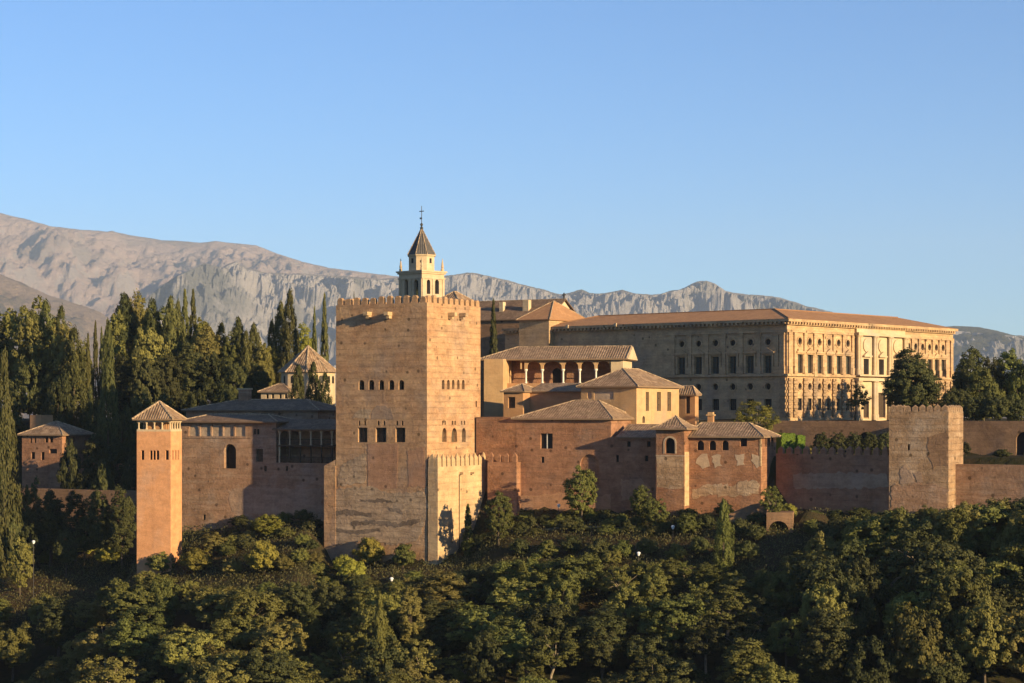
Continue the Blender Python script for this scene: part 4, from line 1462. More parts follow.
def long_house():
    b = Bld('long_house', 'long red-brown house with three arched windows and a chimney on its tiled roof', 'house', 761, 294.4, 21, base_py=548)
    xl = b.s(689)
    Rr = b.s(776, 's')
    ze = b.z(761, 436.5)
    for x0, x1 in ((697, 704), (709.2, 716), (722, 728.6)):
        b.win('f', x0, 440.6, x1, 450.2, arch='arch', d=.5)
    b.win('f', 740.2, 437.4, 747, 446.4, d=.5)
    b.win('f', 714.8, 455.2, 718, 462, d=.4)
    b.win('f', 740, 459.8, 741.8, 463, d=.3); b.win('f', 754.4, 459.8, 756.2, 463, d=.3)
    for x0 in (765, 768.2, 771.4):
        b.win('s', x0, 437.4, x0 + 1.9, 446.5, d=.4)
    b.walls(-xl, Rr, 0, ze, 'redbrick')
    for pts, sd in (([(699, 456), (707, 454), (709, 466), (702, 468), (697, 464)], 41), ([(711, 455), (720, 454), (722, 466), (714, 467)], 42), ([(736, 455), (744, 454.5), (745, 466), (737, 465)], 43), ([(752, 454), (760.3, 455), (760.2, 465), (757, 468), (752, 461)], 44)):
        b.patch('f', pts, 'patch_pale', .03, seed=sd)
    b.patch('f', [(692, 489), (712, 484), (745, 486), (760, 482), (760, 494), (735, 497), (710, 495), (692, 499)], 'oldtower', .04, jitter=.4, seed=45)
    b.patch('f', [(737, 482), (756, 480), (760, 490), (748, 494), (738, 491)], 'patch_grey', .06, jitter=.3, seed=46)
    b.hip(xl, 0, 0, Rr, ze, b.z(720, 422.6, 'f', Rr / 2) - ze, .6, 'tile', il=1.2, ir=3.6)
    cx, cz = b.s(711, 'f', Rr * .55), b.z(711, 423, 'f', Rr * .55)
    ch = b.boxp('chimney', 'ochre', cx - .42, cx + .42, Rr * .5, Rr * .5 + .8, cz - .5, cz + 1.1)
    mb = MB(); mb.box(cx - .6, cx + .6, Rr * .5 - .18, Rr * .5 + .98, cz + 1.102, cz + 1.3)
    mb.box(cx - .4, cx + .4, Rr * .5, Rr * .5 + .8, cz + 1.302, cz + 1.65)
    mb.build('chimney_cap', 'buff', ch)
    mb = MB(); mb.box(-.2, .06, -.06, .25, b.z(760, 466), ze - .3); mb.build('corner_post', 'bastion', b.e)
    # lower stepped terrace wall at its foot
long_house()

def step_wall():
    b = Bld('foot_wall', 'low stepped retaining wall at the foot of the long house', 'wall', 767, 287, 14, base_py=545)
    xl, xm = b.s(729), b.s(750)
    mb = MB()
    zr, zm, zl = b.z(767, 502), b.z(750, 505), b.z(729, 514)
    for x0, x1, za, zb in ((xl, xm, zl, zm), (xm, 0, zm, zr)):
        mb.loft([(x0, 0, 0), (x1, 0, 0), (x1, 1.2, 0), (x0, 1.2, 0)], [(x0, 0, za), (x1, 0, zb), (x1, 1.2, zb), (x0, 1.2, za)])
    mb.build('wall', 'darkstone', b.e)
step_wall()

def vault():
    b = Bld('vaulted_ruin', 'low earth-covered stone vault with one dark arch in the slope', 'ruin', 793, 283, 10, base_py=560)
    xl = b.s(766.5)
    Rr = 5
    zt = b.z(780, 512.5)
    b.win('f', 768.6, 521, 788.6, 556, arch='arch', d=3.5)
    b.walls(-xl, Rr, 0, zt, 'darkstone')
    # rubble mound over and beside the vault
    mb = MB()
    rows = []
    for j in range(9):
        v = j / 8 * math.pi / 2
        row = []
        for i in range(30):
            a = 2 * math.pi * i / 30
            k = 1 + .22 * noise.noise(Vector((math.cos(a) * 1.3, math.sin(a) * 1.3, v * 2 + 4)))
            row.append((2.6 + 5.6 * math.cos(a) * math.cos(v) * k, 3.6 + 3.0 * math.sin(a) * math.cos(v) * k, -1.5 + (zt + 1.5) * math.sin(v) + .5 * noise.noise(Vector((math.cos(a) * math.cos(v) * 2, math.sin(a) * math.cos(v) * 2, 2)))))
        rows.append(row)
    for a, c in zip(rows, rows[1:]):
        for i in range(30):
            j = (i + 1) % 30
            mb.poly([a[i], a[j], c[j], c[i]])
    mb.build('earth_mound', 'ground', b.e)
vault()

# ------------------------------------------------------------------ walls and tower on the right
def curtain(name, label, px, Y, a, px_left, top_py, base_py, mat, th=1.0, merl=None, arches=(), patches=()):
    b = Bld(name, label, 'wall', px, Y, a, base_py=base_py)
    xl = b.s(px_left)
    zt = b.z(px, top_py)
    for x0, y0, x1, y1 in arches:
        b.win('f', x0, y0, x1, y1, arch='arch', d=.7, name='arch')
    b.walls(-xl, th, 0, zt, mat)
    for i, p in enumerate(patches):
        b.patch('f', p, 'patch_dim', .03, seed=60 + i + int(px))
    if merl:
        pitch, w, h = merl
        n = max(1, round(-xl / pitch))
        b.merlons(mat, [(xl + (i + .5) * -xl / n, .3, zt, 0) for i in range(n)], w, .5, h, h * .4)
    return b
curtain('curtain_wall', 'shaded red curtain wall with merlons between the long house and the crenellated right tower', 889, 285, 43, 776, 455.5, 560, 'red', 1.0, (1.55, .95, 1.25), patches=([(793, 474), (830, 472), (888, 474), (888, 487), (840, 489), (794, 488)],))
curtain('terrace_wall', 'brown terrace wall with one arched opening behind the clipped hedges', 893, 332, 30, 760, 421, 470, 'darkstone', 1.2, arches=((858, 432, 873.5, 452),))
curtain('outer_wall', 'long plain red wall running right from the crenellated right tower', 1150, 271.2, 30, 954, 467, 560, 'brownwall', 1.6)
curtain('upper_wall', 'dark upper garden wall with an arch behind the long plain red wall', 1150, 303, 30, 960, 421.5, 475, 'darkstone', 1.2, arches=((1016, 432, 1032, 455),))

def right_tower():
    b = Bld('crenellated_tower', 'squat crenellated tower of eroded masonry with two slit windows on the right', 'tower', 948.5, 281, 26, base_py=545)
    L, Rr = -b.s(889), b.s(963.2, 's')
    zt = b.z(948.5, 411.5)
    b.win('f', 907.6, 444.2, 909.8, 450.2, d=.7); b.win('f', 929, 444.2, 931.2, 450.2, d=.7)
    b.win('s', 954.4, 456.5, 955.6, 460, d=.5)
    b.walls(L, Rr, 0, zt, 'oldtower')
    b.merlons('oldtower', b.ring_spots(-L, 0, 0, Rr, zt, 1.12, .3), .86, .5, .95, .35)
    b.patch('f', [(900, 474), (904, 466), (912, 470), (914, 482), (906, 484), (899, 483)], 'patch_dim', .04, seed=71)
    b.patch('f', [(914, 473), (920, 471), (923, 482), (917, 484)], 'patch_dim', .04, seed=72)
    b.patch('f', [(929, 437), (947, 430), (947.5, 465), (934, 468), (928, 456)], 'darkstone', .03, seed=73)
    b.patch('f', [(890, 486), (920, 484), (947, 488), (947, 510), (915, 514), (890, 512)], 'brownwall', .05, jitter=.6, seed=74)
right_tower()

# ------------------------------------------------------------------ shaded buildings on the far left
def left_house():
    b = Bld('shaded_house', 'shaded two-storey house with small windows and brown roof among dark trees on the left', 'house', 62, 352, 24, base_py=520)
    xl, Rr = b.s(22), b.s(91, 's')
    ze = b.z(62, 434.5)
    for x0, y0, x1, y1 in ((30, 437.5, 32, 443), (34, 437.5, 36, 443), (45, 437, 48, 442.5), (49.5, 437, 53, 442.5), (31, 452, 35, 459), (41, 452, 44.5, 460), (49, 449, 57, 453.5)):
        b.win('f', x0, y0, x1, y1, d=.4)
    for x0, y0, x1, y1 in ((66, 436, 68, 442), (73, 436, 75, 442), (66, 452, 70, 458), (84, 440, 86, 450)):
        b.win('s', x0, y0, x1, y1, d=.4)
    b.walls(-xl, Rr, 0, ze, 'red')
    b.hip(xl, 0, 0, Rr, ze, b.z(50, 421, 'f', Rr / 2) - ze, .6, 'tile', rr=.1)
    x0, x1 = b.s(30, 'f', 4), b.s(41, 'f', 4)
    zc = b.z(36, 415, 'f', 4)
    b.boxp('roof_turret', 'ochre', x0, x1, 4, 7.5, ze - .5, zc)
left_house()
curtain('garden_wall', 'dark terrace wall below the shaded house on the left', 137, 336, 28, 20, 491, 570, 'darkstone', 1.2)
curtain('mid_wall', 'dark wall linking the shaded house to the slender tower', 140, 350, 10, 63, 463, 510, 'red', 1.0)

# the rest of the fortress stands to the right, beyond the frame, and shades the lower gardens
def alcazaba():
    b = Bld('far_keep', 'massive keep and wall of the same fortress', 'tower', 1240, 285, 35, base_py=560)
    b.walls(16, 16, 0, b.z(1240, 415), 'oldtower')
    b.merlons('oldtower', b.ring_spots(-16, 0, 0, 16, b.z(1240, 415), 1.6, .3), 1.1, .5, 1.2, .4)

# ------------------------------------------------------------------ vegetation
def leaf(mb, p, n, size, rr, ratio=1.5, up=None):
    n = n.normalized()
    a = (up if up is not None else Vector((rr.uniform(-1, 1), rr.uniform(-1, 1), rr.uniform(-1, 1))))
    a = (a - n * a.dot(n))
    if a.length < 1e-3:
        a = n.orthogonal()
    a.normalize()
    b = n.cross(a)
    a = a * size * ratio
    b = b * size
    k = len(mb.v)
    mb.v += [tuple(p - a), tuple(p + b), tuple(p + a), tuple(p - b)]
    mb.f.append((k, k + 1, k + 2, k + 3))
    mb.uv += [(0, 0)] * 4

def rv(rr):
    while True:
        v = Vector((rr.uniform(-1, 1), rr.uniform(-1, 1), rr.uniform(-1, 1)))
        if 0.05 < v.length < 1: return v

def crown_mesh(seed, lumps=46, per=130, rx=4.2, rz=3.5, cz=5.6, lr=(.8, 1.5), ls=(.13, .24), top=0.35, hollow=.55, upright=0.0, wamp=.28):
    rr = random.Random(seed)
    mb = MB()
    cs = []
    for i in range(lumps):
        d = rv(rr).normalized()
        d.z = d.z * (1 - top) + top * abs(d.z)
        k = rr.uniform(hollow, 1.0)
        wob = 1 + wamp * noise.noise(d * 1.6 + Vector((seed * 3.7, 0, 0)))
        c = Vector((d.x * rx * k * wob, d.y * rx * k * wob, cz + d.z * rz * k * wob))
        cs.append(c)
        r = rr.uniform(*lr)
        for j in range(per):
            e = rv(rr).normalized()
            e.z = abs(e.z) * .5 + e.z * .5
            q = r * rr.uniform(.45, 1.0) ** .6
            p = c + e * q
            nrm = e * .8 + d * .4 + rv(rr) * .75
            leaf(mb, p, nrm, rr.uniform(*ls), rr, 1.4, Vector((rr.uniform(-.5, .5), rr.uniform(-.5, .5), 1)) if rr.random() < upright else None)
    return mb, cs

def trunk_mesh(seed, h, r, cs, nl=6):
    rr = random.Random(seed)
    mb = MB()
    top = Vector((rr.uniform(-.4, .4), rr.uniform(-.4, .4), h))
    mid = Vector((rr.uniform(-.25, .25), rr.uniform(-.25, .25), h * .5))
    mb.tube((0, 0, -1.0), mid, r, r * .75, 7)
    mb.tube(mid, top, r * .75, r * .5, 7)
    for c in rr.sample(cs, min(nl, len(cs))):
        s = mid.lerp(top, rr.uniform(.3, 1))
        k = s.lerp(c, .5) + Vector((0, 0, .35))
        mb.tube(s, k, r * .42, r * .25, 5)
        mb.tube(k, c, r * .25, r * .08, 5)
    return mb

def cypress_mesh(seed, h=14.0, r=1.35, n=170, per=55, broad=.0, lr=(.22, .42)):
    """column or cone of small upright sprays gathered in lumps"""
    rr = random.Random(seed)
    mb = MB()
    for i in range(n):
        t = rr.random() ** (1.05 + .25 * broad)
        a = rr.uniform(0, 2 * math.pi)
        prof = (min(1, t * 6) ** .6) * ((1 - t) ** (.66 - .2 * broad))
        wob = 1 + .25 * (1 + broad) * noise.noise(Vector((math.cos(a) * 1.5, math.sin(a) * 1.5, t * h * .3 + seed * 5)))
        q = r * prof * wob * rr.uniform(.62, .98)
        c = Vector((q * math.cos(a), q * math.sin(a), .4 + t * (h - .9)))
        lrad = rr.uniform(*lr) * (1.0 - .45 * t)
        for k in range(per):
            e = rv(rr).normalized()
            p = c + Vector((e.x * lrad, e.y * lrad, e.z * lrad * 2.3)) * rr.uniform(.5, 1)
            nrm = e * .8 + Vector((math.cos(a), math.sin(a), .3)) * .5 + rv(rr) * .6
            leaf(mb, p, nrm, rr.uniform(.05, .10), rr, 2.0, Vector((math.cos(a) * .3, math.sin(a) * .3, 1)))
    return mb

PROTO = {}
def proto(key):
    """meshes for each kind of tree, built once"""
    if key in PROTO: return PROTO[key]
    kind, mat, v = key
    if kind == 'broad':
        mb, cs = crown_mesh(100 + v, 165, 95, 4.2, 3.8, 5.0, (.5, .95), (.08, .145), .2, .66, wamp=.34)
        tb = trunk_mesh(v, 4.6, .28, cs, 8); nom = (4.9, 9.6)
    elif kind == 'tall':
        mb, cs = crown_mesh(200 + v, 190, 92, 3.2, 5.9, 7.2, (.5, .95), (.08, .145), .1, .6, wamp=.3)
        tb = trunk_mesh(v, 6.5, .28, cs, 8); nom = (4.0, 13.8)
    elif kind == 'round':
        mb, cs = crown_mesh(300 + v, 170, 62, 2.2, 2.75, 3.5, (.3, .5), (.05, .10), .0, .62, .8, .12)
        tb = trunk_mesh(v, 2.8, .16, cs, 5); nom = (2.55, 6.4)
    elif kind == 'bush':
        mb, cs = crown_mesh(400 + v, 110, 62, 1.75, 1.5, 1.45, (.28, .48), (.05, .1), .15, .5, .8, .2)
        tb = trunk_mesh(v, 1.0, .1, cs, 6); nom = (2.1, 3.3)
    elif kind == 'open':
        mb, cs = crown_mesh(500 + v, 110, 75, 3.6, 3.4, 5.2, (.35, .7), (.06, .11), .2, .4, wamp=.45)
        tb = trunk_mesh(v, 4.6, .2, cs, 16); nom = (4.2, 9.2)
    elif kind == 'cypress':
        mb = cypress_mesh(600 + v); tb = MB().tube((0, 0, -1), (0, 0, 9), .2, .06); nom = (1.3, 14.0)
    elif kind == 'conifer':
        mb = cypress_mesh(700 + v, 14, 2.6, 230, 60, .7, (.32, .7)); tb = MB().tube((0, 0, -1), (0, 0, 9), .25, .06); nom = (2.6, 14.0)
    cm = mb.build('crown', mat)
    tm = tb.build('trunk', 'barkpale' if kind in ('open',) else 'bark')
    r = (cm.data, tm.data, nom)
    bpy.data.objects.remove(cm); bpy.data.objects.remove(tm)
    PROTO[key] = r
    return r

def plant(kind, mat, v, x, y, z, width, height, name, label, cat, group=None):
    cd, td, (nr, nh) = proto((kind, mat, v))
    e = bpy.data.objects.new(name, None)
    COL.objects.link(e)
    e.location = (x, y, z)
    e.rotation_euler = (0, 0, rnd.uniform(0, 6.28))
    sx, sz = width / 2 / nr, height / nh
    e.scale = (sx, sx, sz)
    tag(e, label, cat, group)
    for nm, d in (('trunk', td), ('crown', cd)):
        o = bpy.data.objects.new(nm, d)
        COL.objects.link(o)
        o.parent = e
    return e

def ground_Y(px, py, fallback):
    """depth at which the bank passes through a sight line"""
    y = 250.0
    while y < 345:
        if gz((px - CX) / F * y, y) >= CZ + (HY - py) / F * y: return y + .3
        y += .4
    return fallback

def T(kind, mat, px, top, Y, wpx, name, label, cat='tree', group=None, v=None, base=None):
    if kind == 'bush' and base is None and top > 500:
        Y = ground_Y(px, top + wpx * .82, Y)
    x = (px - CX) / F * Y
    z = gz(x, Y) if base is None else CZ + (HY - base) / F * Y
    zt = CZ + (HY - top) / F * Y
    return plant(kind, mat, rnd.randrange(3) if v is None else v, x, Y, z - .1, wpx / F * Y, max(1.0, zt - z), name, label, cat, group)

G = 'trees on the hill behind the palaces'
# left skyline, from the frame edge to the tall tower
T('broad', 'leaf_olive', 14, 293, 395, 84, 'broadleaf_tree', 'big rounded olive-lit tree at the left end of the skyline', group=G)
T('tall', 'leaf_dark', -14, 302, 388, 54, 'broadleaf_tree', 'dark tree cut by the left frame edge on the skyline', group=G)
T('broad', 'leaf_olive', 34, 312, 384, 56, 'broadleaf_tree', 'rounded olive tree just in front of the big rounded skyline tree', group=G)
T('tall', 'leaf_olive', 64, 322, 376, 40, 'broadleaf_tree', 'sunlit olive tree before the second pointed conifer on the left', group=G)
T('broad', 'leaf_olive', 150, 322, 380, 48, 'broadleaf_tree', 'rounded olive tree at the foot of the highest skyline clump', group=G)
T('tall', 'leaf_olive', 206, 320, 382, 42, 'broadleaf_tree', 'sunlit olive tree in front of the twin cypress spires', group=G)
T('conifer', 'leaf_cyp', 46, 300, 385, 36.4, 'conifer', 'pointed conifer just right of the big rounded skyline tree', group=G)
T('conifer', 'leaf_cyp', 61, 305, 380, 30.8, 'conifer', 'second pointed conifer right of the rounded skyline tree, darker and shorter', group=G)
T('conifer', 'leaf_cyp', 74, 327, 372, 42.0, 'conifer', 'low wide conifer directly above the shaded house roof', group=G)
T('cypress', 'leaf_cyp', 88, 331, 376, 11, 'cypress', 'small dark cypress left of the sunlit pair of thin cypresses', group=G)
T('cypress', 'leaf_cyp', 95.5, 318, 382, 10, 'cypress', 'thin spire cypress, left of the tall cone-shaped cypress by the shaded house', group=G)
T('cypress', 'leaf_cyp', 101.5, 325, 386, 9, 'cypress', 'thinnest cypress, tucked beside the tall cone-shaped cypress', group=G)
T('conifer', 'leaf_cyp', 108, 318, 352, 27, 'cypress', 'tall cone-shaped cypress standing right beside the shaded house', group=G, v=1)
T('conifer', 'leaf_dark', 124, 292, 392, 47.6, 'conifer', 'tall dark conifer, left one of the highest clump above the slender tower', group=G)
T('tall', 'leaf_olive', 141, 289, 396, 32, 'broadleaf_tree', 'tall olive tree topping the clump above the slender tower', group=G)
T('conifer', 'leaf_cyp', 152, 297, 388, 36.4, 'conifer', 'conifer on the right side of the clump above the slender tower', group=G)
T('conifer', 'leaf_cyp', 171, 295, 386, 34.9, 'conifer', 'dark cypress rising behind the slender tower roof, left of the twin spires', group=G)
T('cypress', 'leaf_cyp', 185, 287, 394, 16, 'cypress', 'left one of the twin cypress spires on the skyline', group=G)
T('cypress', 'leaf_cyp', 193, 287, 397, 15, 'cypress', 'right-hand one of the twin cypress spires on the skyline', group=G)
T('tall', 'leaf_yellow', 203, 314, 394, 36, 'broadleaf_tree', 'yellow-green leafy tree right of the twin cypress spires', group=G)
T('conifer', 'leaf_cyp', 221, 322, 388, 30.8, 'conifer', 'rounded conifer between the yellow-green tree and the pointed pair', group=G)
T('conifer', 'leaf_cyp', 238, 316, 384, 33.6, 'cypress', 'pointed cypress, left of the pair near the octagonal hall', group=G)
T('conifer', 'leaf_cyp', 254, 322, 382, 30.8, 'cypress', 'pointed cypress, right of the pair near the octagonal hall', group=G)
T('broad', 'leaf_yellow', 268, 334, 400, 32, 'broadleaf_tree', 'low yellow-green tree left of the octagonal hall roof', group=G)
T('conifer', 'leaf_cyp', 290, 289, 398, 30.8, 'cypress', 'tall cypress rising directly behind the octagonal hall', group=G)
T('conifer', 'leaf_cyp', 281, 300, 402, 28.0, 'cypress', 'shorter cypress on the left behind the octagonal hall', group=G)
T('tall', 'leaf_yellow', 304, 322, 404, 30, 'broadleaf_tree', 'yellow-green tree behind the apex of the octagonal roof', group=G)
T('cypress', 'leaf_cyp', 314.5, 304, 396, 9, 'cypress', 'thin cypress left of the tall square tower, shorter of two', group=G)
T('cypress', 'leaf_cyp', 324.5, 291, 392, 13, 'cypress', 'tall thin cypress touching the left edge of the tall square tower', group=G)
T('conifer', 'leaf_dark', 298, 363, 345, 27, 'cypress', 'near-black cypress in front of the octagonal hall, left one', group=G)
T('conifer', 'leaf_dark', 313, 361, 346, 28, 'cypress', 'near-black cypress in front of the octagonal hall, right one', group=G)
T('conifer', 'leaf_dark', 325, 372, 343, 24, 'cypress', 'near-black cypress squeezed between octagonal hall and tall tower', group=G)
T('cypress', 'leaf_cyp', 354, 288.5, 345, 5.5, 'cypress', 'cypress tip poking above the tall tower parapet on the left', group=G)
T('cypress', 'leaf_cyp', 417, 288, 344, 7, 'cypress', 'cypress tip poking above the parapet in front of the bell tower', group=G)
T('cypress', 'leaf_cyp', 493.5, 297, 352, 15, 'cypress', 'single dark cypress just right of the tall square tower', v=2)
# fill of the slope behind the wing
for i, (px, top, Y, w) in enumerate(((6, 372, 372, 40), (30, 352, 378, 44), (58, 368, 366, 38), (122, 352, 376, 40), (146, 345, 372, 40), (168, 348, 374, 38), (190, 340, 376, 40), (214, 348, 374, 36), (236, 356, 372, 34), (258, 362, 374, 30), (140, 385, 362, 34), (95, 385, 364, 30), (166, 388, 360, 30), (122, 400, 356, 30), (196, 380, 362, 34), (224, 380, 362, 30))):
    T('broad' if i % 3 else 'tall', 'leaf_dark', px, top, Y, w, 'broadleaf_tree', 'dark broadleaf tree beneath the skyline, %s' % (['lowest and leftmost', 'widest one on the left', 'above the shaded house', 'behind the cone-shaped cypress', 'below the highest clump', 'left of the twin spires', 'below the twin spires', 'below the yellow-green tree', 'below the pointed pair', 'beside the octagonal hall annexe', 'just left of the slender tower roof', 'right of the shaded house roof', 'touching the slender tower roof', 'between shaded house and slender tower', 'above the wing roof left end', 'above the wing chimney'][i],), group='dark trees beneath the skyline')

for i, (px, top, Y, w, kd) in enumerate(((70, 436, 346, 26, 'broad'), (96, 428, 350, 34, 'tall'), (118, 434, 346, 34, 'tall'), (132, 452, 341, 26, 'broad'), (104, 456, 342, 30, 'broad'), (50, 486, 332, 38, 'tall'), (98, 486, 330, 36, 'tall'), (122, 484, 328, 34, 'tall'), (12, 500, 330, 30, 'broad'))):  # dark leaves also stand for the shade lying over this slope
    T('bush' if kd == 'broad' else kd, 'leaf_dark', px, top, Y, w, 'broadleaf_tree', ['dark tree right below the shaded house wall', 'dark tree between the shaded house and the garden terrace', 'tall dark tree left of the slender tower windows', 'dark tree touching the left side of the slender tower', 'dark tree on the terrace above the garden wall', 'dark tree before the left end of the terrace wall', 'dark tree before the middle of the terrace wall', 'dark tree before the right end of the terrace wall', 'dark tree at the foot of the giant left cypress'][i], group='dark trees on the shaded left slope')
for i, (px, top, Y, w) in enumerate(((34, 306, 392, 26), (53, 312, 389, 26), (82, 338, 380, 24), (116, 306, 390, 26), (133, 296, 394, 26), (160, 305, 391, 26), (178, 300, 390, 24), (199, 326, 386, 24), (211, 330, 384, 24), (230, 330, 382, 24), (246, 330, 380, 24), (263, 340, 380, 22), (272, 318, 405, 20))):
    T('tall' if i in (0, 1, 2, 3, 4, 5, 7, 8, 9, 11) else 'conifer', 'leaf_olive' if i in (1, 3, 4, 8, 11) else 'leaf_green' if i in (0, 2, 5, 7, 9) else 'leaf_cyp', px, top, Y, w * (1.2 if i in (0, 1, 2, 3, 4, 5, 7, 8, 9, 11) else 1), 'broadleaf_tree' if i in (0, 1, 2, 3, 4, 5, 7, 8, 9, 11) else 'conifer', ['broad-crowned tree between the rounded skyline tree and the first pointed one', 'broad-crowned tree between the two pointed ones right of the rounded skyline tree', 'lower broad-crowned tree left of the thin spire cypress', 'broad-crowned tree on the left flank of the highest skyline clump', 'broad-crowned tree wedged inside the highest skyline clump', 'broad-crowned tree on the right flank of the highest skyline clump', 'conifer just left of the twin cypress spires', 'broad-crowned tree just right of the twin cypress spires', 'broad-crowned tree before the yellow-green skyline tree', 'broad-crowned tree left of the pointed pair near the octagonal hall', 'conifer between the pointed pair near the octagonal hall', 'broad-crowned tree right of the pointed pair near the octagonal hall', 'slim conifer left of the tall cypress behind the octagonal hall'][i], group='trees packed along the left skyline')
T('tall', 'leaf_dark', 75, 488, 331, 34, 'broadleaf_tree', 'dark tree hiding the left half of the terrace wall below the shaded house', group='dark trees on the shaded left slope')
# left edge and shade below
T('conifer', 'leaf_cyp', 4, 350, 330, 38, 'cypress', 'huge cypress column at the left frame edge', v=0)
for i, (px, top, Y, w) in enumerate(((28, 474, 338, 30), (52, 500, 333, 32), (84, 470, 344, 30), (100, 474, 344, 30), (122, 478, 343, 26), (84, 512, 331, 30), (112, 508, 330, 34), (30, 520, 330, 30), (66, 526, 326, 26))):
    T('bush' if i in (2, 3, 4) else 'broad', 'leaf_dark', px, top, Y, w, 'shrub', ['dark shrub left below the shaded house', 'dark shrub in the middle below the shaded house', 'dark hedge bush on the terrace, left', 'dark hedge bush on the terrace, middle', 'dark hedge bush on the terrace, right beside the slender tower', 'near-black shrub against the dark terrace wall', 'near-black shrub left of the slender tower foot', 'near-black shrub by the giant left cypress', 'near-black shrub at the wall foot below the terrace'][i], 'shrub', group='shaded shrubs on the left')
# right skyline and courtyard
T('tall', 'leaf_dark', 911, 344, 342, 50, 'broadleaf_tree', 'big dark tree in front of the classical palace, above the crenellated right tower', v=1, base=432)
T('tall', 'leaf_dark', 926, 366, 345, 40, 'broadleaf_tree', 'lower dark tree leaning out right of the big tree above the crenellated right tower')
T('tall', 'leaf_dark', 897, 368, 343, 36, 'broadleaf_tree', 'lower dark tree on the left of the big tree above the crenellated right tower')
T('open', 'leaf_dark', 859, 380, 345, 26, 'small_tree', 'small dark tree before the marble palace portal')
T('open', 'leaf_yellow', 757, 394, 318, 56, 'willow', 'feathery yellow-green tree behind the long house, before the palace corner', v=1)
T('tall', 'leaf_dark', 971, 343, 362, 40, 'broadleaf_tree', 'dark tree right of the palace end', base=436)
T('tall', 'leaf_green', 1008, 345, 352, 44, 'broadleaf_tree', 'dense green tree at the right frame edge', base=440)
T('broad', 'leaf_green', 984, 362, 346, 44, 'broadleaf_tree', 'lower green tree between the two right-edge trees', base=442)
T('tall', 'leaf_dark', 1040, 350, 356, 44, 'broadleaf_tree', 'dark tree cut off by the right frame edge', base=440)
T('broad', 'leaf_dark', 960, 385, 344, 34, 'broadleaf_tree', 'low dark tree just behind the right side of the crenellated right tower')
T('bush', 'leaf_dark', 1002, 448, 300, 26, 'shrub', 'dark rounded bush on the terrace above the long plain red wall', 'shrub')
T('bush', 'leaf_dark', 966, 440, 296, 12, 'shrub', 'narrow dark bush touching the crenellated right tower', 'shrub')
for i, px in enumerate((822, 838, 854, 870, 884)):
    T('round', 'leaf_dark', px, 431, 314, 21, 'clipped_tree', '%s of the dark clipped trees lined up behind the merlons' % ['leftmost', 'second from left', 'middle one', 'second from right', 'rightmost'][i], 'clipped tree', group='clipped trees in the courtyard', base=458)  # dark leaves hold the courtyard shade in their colour
T('bush', 'leaf_gold', 810, 444, 314, 15, 'shrub', 'golden shrub beside the bright green hedge', 'shrub', base=460)

def hedge(px0, px1, top, base, Y, depth, a, name, label):
    rr = random.Random(int(px0))
    e = bpy.data.objects.new(name, None)
    COL.objects.link(e)
    x0, x1 = (px0 - CX) / F * Y, (px1 - CX) / F * Y
    w = (x1 - x0)
    h = (base - top) / F * Y
    e.location = (x0, Y, CZ + (HY - base) / F * Y)
    e.rotation_euler = (0, 0, -R(a))
    tag(e, label, 'hedge')
    mb = MB()
    for i in range(int(1500 * w * max(1, h) / 6)):
        u, v_, z = rr.random() * w, rr.random() * depth, rr.random() * h
        f = rr.randrange(4)
        n = Vector(((0, -1, 0), (1, 0, 0), (0, 0, 1), (0, -1, 0))[f])
        if f in (0, 3): v_ = rr.random() ** 2 * .25
        elif f == 1: u = w - rr.random() ** 2 * .25
        else: z = h - rr.random() ** 2 * .2
        z += .12 * noise.noise(Vector((u, v_, 0)))
        leaf(mb, Vector((u, v_, z)), n + rv(rr) * .6, rr.uniform(.06, .12), rr)
    o = mb.build('foliage', 'leaf_hedge', e)
    MB().box(.15, w - .15, .15, depth - .1, 0, h - .15).build('twig_core', 'leaf_hedge', e)
hedge(782, 800, 433.5, 456, 317, 2.2, -35, 'clipped_hedge', 'bright green clipped hedge, the taller sunlit block behind the merlons')
hedge(798, 808, 435.5, 456, 319, 2.2, -35, 'clipped_hedge', 'short end block of the bright green clipped hedge beside the golden shrub')

for i, (px, top, Y, w) in enumerate(((950, 386, 336, 26), (976, 392, 332, 34), (998, 390, 330, 34), (1018, 394, 330, 32))):
    T('broad', 'leaf_dark', px, top, Y, w, 'broadleaf_tree', 'dark low tree behind the upper garden wall, %s' % ['first from the crenellated tower', 'second from the crenellated tower', 'third from the crenellated tower', 'last before the frame edge'][i], group='dark trees behind the upper garden wall', base=430)
for i, (px, top, Y, w) in enumerate(((994, 352, 350, 34), (964, 358, 350, 30), (1022, 354, 346, 36))):
    T('broad', 'leaf_dark' if i != 2 else 'leaf_green', px, top, Y, w, 'broadleaf_tree', ['dense dark crown filling the middle of the right-edge trees', 'dense dark crown against the right end of the palace', 'dense green crown cut by the right frame edge'][i], base=436)
T('broad', 'leaf_dark', 911, 356, 340, 56, 'broadleaf_tree', 'full dark crown low in front of the big tree above the crenellated right tower', base=425)
